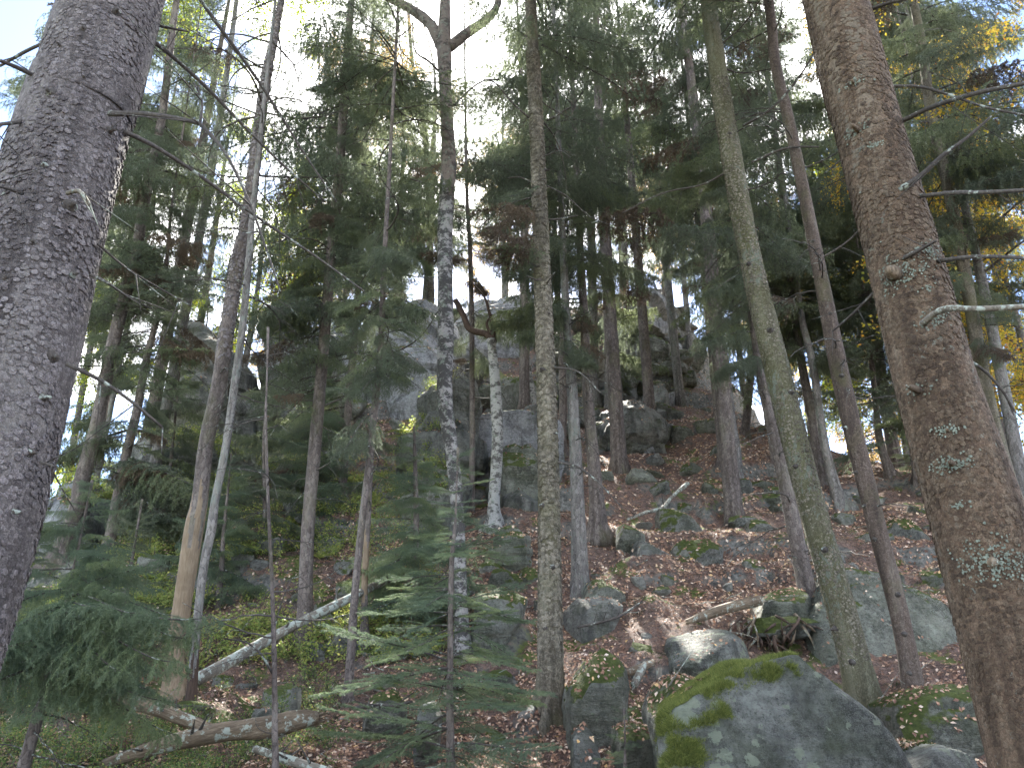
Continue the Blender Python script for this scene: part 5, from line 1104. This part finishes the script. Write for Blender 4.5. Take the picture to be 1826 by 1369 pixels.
log([(350,1212,23),(440,1162,20),(530,1112,17),(620,1068,15),(665,1046,14),(708,1024,14)], 8.3, 10.6, 'log', 'long straight pale fallen trunk slanting up behind the sapling', twigs=5)
log([(80,1175,24),(150,1205,28),(215,1238,28),(300,1272,25),(396,1308,20)], 7.2, 6.9, 'rotten', 'broken bleached log sloping down to meet the rotting log', twigs=4, noise_=.2)
log([(185,1362,18),(250,1340,24),(330,1318,30),(400,1304,34),(480,1296,36),(530,1284,34),(565,1280,26)], 6.4, 6.9, 'rotten', 'fat rotting log with furrowed bark lying at the bottom left', noise_=.22, seg=32, twigs=3)
log([(462,1095,10),(520,1070,11),(575,1048,10)], 11.2, 12.2, 'stick', 'brown fallen pole above the pale fallen trunk', twigs=3)
log([(1118,926,4),(1150,914,6),(1180,905,6),(1198,886,6),(1226,862,8)], 13.4, 15.6, 'log', 'bleached crooked stick lying on the leaf slope', name='stick', cat='stick', twigs=4, seg=10)
log([(1225,1108,10),(1260,1096,16),(1305,1082,17),(1355,1070,17)], 9.6, 10.0, 'rotten', 'old grey-brown root running left from the root hollow', name='root', cat='root', noise_=.25)
log([(1130,1222,13),(1142,1198,15),(1150,1182,8)], 8.2, 8.4, 'log', 'short pale piece of broken wood between two boulders', name='wood_piece', cat='deadwood', seg=10, noise_=.3)
log([(1112,1200,14),(1145,1190,14),(1165,1180,10)], 8.5, 8.7, 'rotten', 'brown rotten wood chunk behind the pale piece of broken wood', name='wood_piece', cat='deadwood', seg=10, noise_=.3)
log([(1175,1212,8),(1176,1190,9)], 8.2, 8.2, 'log', 'upright pale wood chip beside the lichen-dotted rock', name='wood_piece', cat='deadwood', seg=8, noise_=.3)
log([(455,1335,12),(510,1352,14),(600,1380,16)], 6.2, 5.8, 'log', 'splintered pale wood strip at the bottom edge under the rotting log', name='wood_piece', cat='deadwood', seg=12, noise_=.35, twigs=4)
log([(635,1262,6),(670,1258,8),(705,1258,7),(735,1250,4)], 7.0, 6.8, 'stick', 'dark crooked fallen branch under the young spruce', name='stick', cat='stick', seg=8, twigs=3)
log([(1123,620,5),(1140,632,5),(1158,645,4)], 28, 28, 'whitestick', 'short pale pole on the crag at the top of the chute', name='stick', cat='stick', seg=8)
log([(1030,1118,4),(1100,1100,5),(1145,1072,3)], 9.4, 9.8, 'stick', 'thin dark twig lying right of the bare grey block', name='stick', cat='stick', seg=6, twigs=4)
# root hollow under the slim dark spruce
bx, by_ = at(1400, 1120, 9.6)[:2]
t = thing('root_plate', at(1395, 1175, 9.5), 'tangle of old roots and moss roofing a dark hollow beside the lichen-dotted rock', 'roots'); base = np.array(t.location)
for q in range(34):
    x0 = random.uniform(1320, 1430); rows = []
    y0 = 1100+random.uniform(-8, 30); x1 = x0+random.uniform(-40, 70); y1 = y0+random.uniform(20, 75)
    for f in (0, .35, .7, 1): P = at(x0+(x1-x0)*f+random.uniform(-8, 8), y0+(y1-y0)*f**1.4+random.uniform(-5, 5), 9.9-.5*math.sin(f*3)+random.uniform(-.1, .1)); rows.append([*P, random.uniform(.007, .03)*(1-.6*f)])
    S = spline(rows, .04); mb = MB(); tube(mb, S[:, :3], S[:, 3], 7, 0, .2, 20, q); link('root', mb.mesh('root', M['redwood' if q % 3 else 'rotten'], True, base), t)
outline_rock([(1310,1120),(1350,1102),(1420,1098),(1460,1110),(1465,1135),(1400,1128),(1330,1140)], 9.8, 1.0, 'rock_mid', 'mossy earth lid over the root hollow', name='moss_bank', cat='moss bank', sink=0, amp=.08)
outline_rock([(1325,1215),(1335,1160),(1400,1140),(1470,1150),(1490,1215)], 10.6, 1.2, 'rock_dark', 'dark back wall inside the root hollow', name='boulder', amp=.1)

# ------------------------------------------------------------------ ground cover
rg = np.random.default_rng(11)
nl = 210000
Yq = np.exp(rg.uniform(math.log(5.5), math.log(34), nl)); Xq = Yq*rg.uniform(-.78, .80, nl)
keepn = vnoise(np.stack([Xq*.55, Yq*.55, 0*Xq], 1), 4)
keep = (rg.random(nl) < np.clip((keepn-.10)*2.4, .15, 1)) & ((Xq > -.25*Yq) | (rg.random(nl) < .45))
pos = []; nor = []
for x, y in zip(Xq[keep], Yq[keep]):
    r = drop(x, y)
    if r is None: continue
    if r[2] and (r[1].z < .55 or random.random() < .62): continue
    pos.append(r[0]); nor.append(r[1])
pos = np.array(pos); nor = np.array(nor); m_ = len(pos); print('leaves', m_)
nn_ = nor+rg.normal(size=(m_, 3))*.33; nn_ /= np.linalg.norm(nn_, axis=1)[:, None]
a = np.cross(nn_, rg.normal(size=(m_, 3))); a /= np.linalg.norm(a, axis=1)[:, None]; b = np.cross(nn_, a)
dist_ = pos[:, 1]; s = (rg.uniform(.014, .034, m_)*np.clip(dist_/11, .85, 1.5))[:, None]
P = pos+nor*.012
V = np.stack([P-a*s, P-b*s*.62+nn_*s*.25, P+a*s, P+b*s*.62+nn_*s*.25], 1).reshape(-1, 3)
mb = MB(); mb.add(V, None, np.arange(len(V)).reshape(-1, 4)); o = link('leaf_litter', mb.mesh('leaf_litter', M['litter'], False)); tag(o, 'brown and copper fallen leaves strewn over the slope', 'leaves', kind='stuff')
# twigs on the ground
mb = MB()
for q in range(700):
    y = math.exp(random.uniform(math.log(6), math.log(20))); x = y*random.uniform(-.7, .7); r = drop(x, y)
    if r is None or r[1].z < .6: continue
    az = random.uniform(0, 6.28); l = random.uniform(.08, .4); d = Vector((math.cos(az), math.sin(az), 0)); d = (d-r[1]*d.dot(r[1])).normalized()
    c = [np.array(r[0]+r[1]*.02+d*l*u+Vector((random.uniform(-.02, .02),)*3)) for u in (0, .35, .7, 1)]
    tube(mb, c, np.linspace(random.uniform(.003, .009), .002, 4), 4, cap=False)
tag(link('ground_twigs', mb.mesh('ground_twigs', M['log'])), 'thin broken twigs scattered on the leaf litter', 'twigs', kind='stuff')

def tufts(name, label, cat, mat, samples, hh, n_blade, spread, wd, seed, lean=.6, parent=None, base=None):
    """upright pointed strands round each sample point"""
    rg = np.random.default_rng(seed); P = np.array([s_[0] for s_ in samples]); Nn = np.array([s_[1] for s_ in samples])
    P = np.repeat(P, n_blade, 0); Nn = np.repeat(Nn, n_blade, 0); k = len(P)
    off_ = rg.normal(size=(k, 3))*spread; off_ -= Nn*(off_*Nn).sum(1)[:, None]; P = P+off_-Nn*.004
    d = Nn*.6+np.array((0, 0, .4))+rg.normal(size=(k, 3))*lean; d /= np.linalg.norm(d, axis=1)[:, None]
    sdv = np.cross(d, rg.normal(size=(k, 3))); sdv /= np.linalg.norm(sdv, axis=1)[:, None]; l = hh*rg.uniform(.5, 1.3, k)[:, None]
    V = np.stack([P-sdv*wd, P+sdv*wd, P+d*l], 1).reshape(-1, 3); mb = MB(); mb.add(V, np.arange(len(V)).reshape(-1, 3))
    o = link(name, mb.mesh(name, M[mat], False, base), parent, (0, 0, 0)); o['kind'] = 'stuff'
    if parent is None: tag(o, label, cat)
    return o
# moss cushions: strands where moss grows on rocks and ground
sam = []; 
for q in range(60000):
    y = math.exp(random.uniform(math.log(4.2), math.log(17))); x = y*random.uniform(-.68, .70)
    nz = vnoise(np.array([[x*1.2, y*1.2, 3.]]), 40)[0] if q % 1 == 0 else 0
    if nz < .60-(.12 if x < -.2*y else 0): continue
    r = drop(x, y)
    if r and r[1].z > .35: sam.append((np.array(r[0]), np.array(r[1])))
    if len(sam) > 9000: break
tufts('moss', 'short dark green moss growing in patches on slope and stones', 'moss', 'mossd', sam, .030, 12, .035, .0035, 5)
# the bright cap on the foreground boulder
V1, F1 = ROCKTRIS[0]; wv = V1
def onpoly(px, py, poly):
    c = False; j = len(poly)-1
    for i in range(len(poly)):
        if (poly[i][1] > py) != (poly[j][1] > py) and px < (poly[j][0]-poly[i][0])*(py-poly[i][1])/(poly[j][1]-poly[i][1])+poly[i][0]: c = not c
        j = i
    return c
v0, v1, v2 = V1[F1[:, 0]], V1[F1[:, 1]], V1[F1[:, 2]]; fn = np.cross(v1-v0, v2-v0); fa = np.linalg.norm(fn, axis=1)/2; fn = fn/(2*fa[:, None]); cen = (v0+v1+v2)/3
capn = fbm(cen, 3.0, 4, 31)
ztop = V1[:, 2].max()
rp = np.array([at(a_, b_, 4.9) for a_, b_ in ((1180,1290),(1262,1245),(1300,1215),(1345,1183),(1420,1172),(1448,1192),(1530,1260))])
rz = np.interp(cen[:, 0], rp[:, 0], rp[:, 2]); w_ = (cen[:, 2] > rz-.13-.26*capn) & (fn[:, 2] > .22+.5*capn)
# moss thins towards the right-hand face
R1c = V1.mean(0); w_ &= (cen[:, 0] < rp[4, 0]+.06+.15*capn)
w2 = (fn[:, 2] > .55+.3*capn) & (cen[:, 2] > rz-.5) & (cen[:, 0] < rp[2, 0])
pat = fbm(cen, 7.0, 4, 77); wt = fa*((w_ | w2) & (pat > -.22))*np.clip(.35+fbm(cen, 14., 3, 5)*2.2, .03, 1); pr = wt/wt.sum(); idx = rg.choice(len(F1), 30000, p=pr); u = rg.random((30000, 2)); fl = u.sum(1) > 1; u[fl] = 1-u[fl]
pp = v0[idx]+(v1[idx]-v0[idx])*u[:, :1]+(v2[idx]-v0[idx])*u[:, 1:]
sam = list(zip(pp, fn[idx])); tufts('moss_cushion', '', '', 'mossf', sam, .036, 6, .009, .0020, 8, .8, R1, np.array(R1.location))

# bilberry and fern cover on the left
def patch_pts(n_, xr, yr, thr=.45, seed=60, sc=.6):
    out = []
    while len(out) < n_:
        y = random.uniform(*yr); x = y*random.uniform(*xr)
        if vnoise(np.array([[x*sc, y*sc, 7.]]), seed)[0] < thr: 
            if random.random() < .85: continue
        r = drop(x, y)
        if r and r[1].z > .3: out.append((np.array(r[0]), np.array(r[1])))
    return out
def shrubs(name, label, pts, mat, hgt, nleaf, ls, seed):
    rg = np.random.default_rng(seed); mb = MB()
    P = np.array([p[0] for p in pts]); k = len(P)
    i = np.repeat(np.arange(k), nleaf); st = np.repeat(np.arange(k*6), nleaf//6+1)[:len(i)]
    dirs = rg.normal(size=(k*6, 3))*.55; dirs[:, 2] = 1; h = hgt*rg.uniform(.5, 1.2, k*6)
    stem = rg.integers(0, 6, len(i)); sid = i*6+stem; f = rg.uniform(.25, 1, len(i))
    Q = P[i]+dirs[sid]*(h[sid]*f)[:, None]+rg.normal(size=(len(i), 3))*.025
    a = rg.normal(size=(len(i), 3)); a[:, 2] *= .5; a /= np.linalg.norm(a, axis=1)[:, None]; b = np.cross(a, rg.normal(size=a.shape)); b /= np.linalg.norm(b, axis=1)[:, None]
    s = ls*rg.uniform(.6, 1.3, len(i))[:, None]; V = np.stack([Q-a*s, Q+b*s*.6, Q+a*s, Q-b*s*.6], 1).reshape(-1, 3); mb.add(V, None, np.arange(len(V)).reshape(-1, 4), 1)
    S0 = np.repeat(P, 6, 0); S1 = S0+dirs*h[:, None]; w = np.array((.0025, 0, 0)); V = np.stack([S0-w, S0+w, S1], 1).reshape(-1, 3); mb.add(V, np.arange(len(V)).reshape(-1, 3), None, 0)
    tag(link(name, mb.mesh(name, [M['stick'], M[mat]], False)), label, 'ground cover', kind='stuff')
shrubs('bilberry_cover', 'low bilberry shrubs covering the ground at the bottom left', patch_pts(620, (-.75, -.22), (5.6, 9.5), .42), 'berry', .16, 80, .010, 1)
shrubs('bilberry_slope', 'yellow-green bilberry leaves on the left bank', patch_pts(1500, (-.66, -.08), (9.5, 19), .46, 61), 'fernleaf', .26, 70, .019, 2)
# ferns: each a plant
def fern_mesh(seed):
    rg = np.random.default_rng(seed); mb = MB()
    for q in range(9):
        az = q*.7+rg.uniform(-.3, .3); l = rg.uniform(.28, .45); u = np.linspace(0, 1, 16); C = np.stack([np.cos(az)*l*u, np.sin(az)*l*u, l*(1.0*u-.95*u*u)], 1)
        tube(mb, C, np.linspace(.003, .001, 16), 3, 0, cap=False); sdv = np.array((-math.sin(az), math.cos(az), 0))
        for i in range(2, 16):
            for sg in (1, -1):
                wl = .10*math.sin(math.pi*(u[i]*.85+.12)); p = C[i]; e = p+sg*sdv*wl+(C[i]-C[i-1])*.8+np.array((0, 0, -.01)); w = (C[i]-C[i-1])*.42
                mb.add([p-w, p+w, e], [[0, 1, 2]], None, 0)
    return mb.mesh('fern', M['fernleaf'], False)
FM = [fern_mesh(s) for s in range(4)]
for q, p in enumerate(patch_pts(46, (-.56, -.14), (9.5, 17.5), .5, 62)):
    o = link('fern', FM[q % 4], None, p[0]); s = random.uniform(.7, 1.3); o.scale = (s, s, s); o.rotation_euler = (0, 0, random.uniform(0, 6.28))
    tag(o, 'yellowing fern on the mossy bank left of centre', 'fern', 'ferns on the left bank')
LM = [(985,1000,'the scaly centre trunk'),(1035,1040,'the knotty front twin spruce'),(1066,930,'the flared rear twin spruce'),(1313,860,'the pale lichen-patched trunk'),(1467,860,'the paired skyline trunks'),
 (1440,1050,'the slim dark spruce'),(1500,1080,'the lichen-crusted leaning trunk'),(1600,1100,'the slim smooth brown trunk'),(1740,950,'the thick red-brown trunk'),(885,920,'the broken birch'),(824,1100,'the old forked birch'),
 (543,1120,'the straight grey-brown spruce'),(318,1200,'the bark-stripped spruce'),(606,890,'the left gully spruce'),(840,900,'the thin straight spruce'),(1180,890,'the bleached stick'),(1140,985,'the grey wedge rock'),
 (1130,760,'the angular grey outcrop'),(1140,560,'the topmost crag'),(915,740,'the undercut wall'),(920,680,'the dark overhang'),(730,640,'the steep pale slab'),(350,690,'the rounded pinnacle'),(550,620,'the broad light cliff'),
 (1000,760,'the half hidden grey trunk'),(1220,930,'the long mossy slab'),(1330,770,'the dark crooked trunk'),(560,1110,'the pale fallen trunk'),(1300,1085,'the old root'),(130,880,'the tall hazy spruce'),(210,900,'the slimmer leaning spruce')]
used = {}
for o in [x for x in bpy.data.objects if x.get('group') in ('half buried boulders of the slope', 'broken blocks about the cliff', 'blocks of the rocky spine')]:
    p = o.location; zc = p.z-CAMZ+.15; d = p.y*CP+zc*SP; px = W0/2+FPX*p.x/d; py = H0/2-FPX*(zc*CP-p.y*SP)/d; sz = max(o.dimensions)
    if not (-20 < px < W0+20 and 0 < py < H0): continue
    c = sorted(LM, key=lambda m: math.hypot(m[0]-px, (m[1]-py)*1.2))
    a, b = c[0], c[1]; w = o['label'].split(' block')[0].split(' angular')[0].split(' boulder')[0]; w = ('small ' if sz < .8 else 'large ' if sz > 1.5 else '')+w.replace('bare ', '')
    def rel(m):
        dx, dy = px-m[0], py-m[1]
        return ('right of ' if dx > 0 else 'left of ') if abs(dx) > abs(dy) else ('below ' if dy > 0 else 'above ')
    kind_ = 'block' if 'block' in o.name else 'boulder'
    for cand in (f"{w} {kind_} {rel(a)}{a[2]}", f"{w} {kind_} {rel(a)}{a[2]} and {rel(b)}{b[2]}", f"{w} {kind_} farther {rel(a)}{a[2]}, {rel(b)}{b[2]}", f"{w} {kind_} {rel(a)}{a[2]}, nearer {c[2][2]}"):
        if cand not in used and len(cand.split()) <= 16: used[cand] = 1; o['label'] = cand; break
HAZE = 0.0
if HAZE:
    mb = MB(); lo = np.array((-70, -25, -12.)); hi = np.array((70, 85, 48.))
    V = [(x, y, z) for z in (lo[2], hi[2]) for y in (lo[1], hi[1]) for x in (lo[0], hi[0])]
    mb.add(V, None, [[0, 2, 3, 1], [4, 5, 7, 6], [0, 1, 5, 4], [2, 6, 7, 3], [0, 4, 6, 2], [1, 3, 7, 5]])
    m = bpy.data.materials.new('haze'); m.use_nodes = True; t = m.node_tree; t.nodes.clear(); o_ = t.nodes.new('ShaderNodeOutputMaterial'); v = t.nodes.new('ShaderNodeVolumePrincipled')
    v.inputs['Density'].default_value = HAZE; v.inputs['Color'].default_value = (.93, .95, 1, 1); v.inputs['Anisotropy'].default_value = .6
    L(t, v.outputs[0], o_.inputs['Volume'])
    tag(link('haze', mb.mesh('haze', m, False)), 'thin bright forest haze', 'haze', kind='stuff')
print('objects', len(bpy.data.objects), 'unique tris', sum(len(m.polygons) for m in bpy.data.meshes))
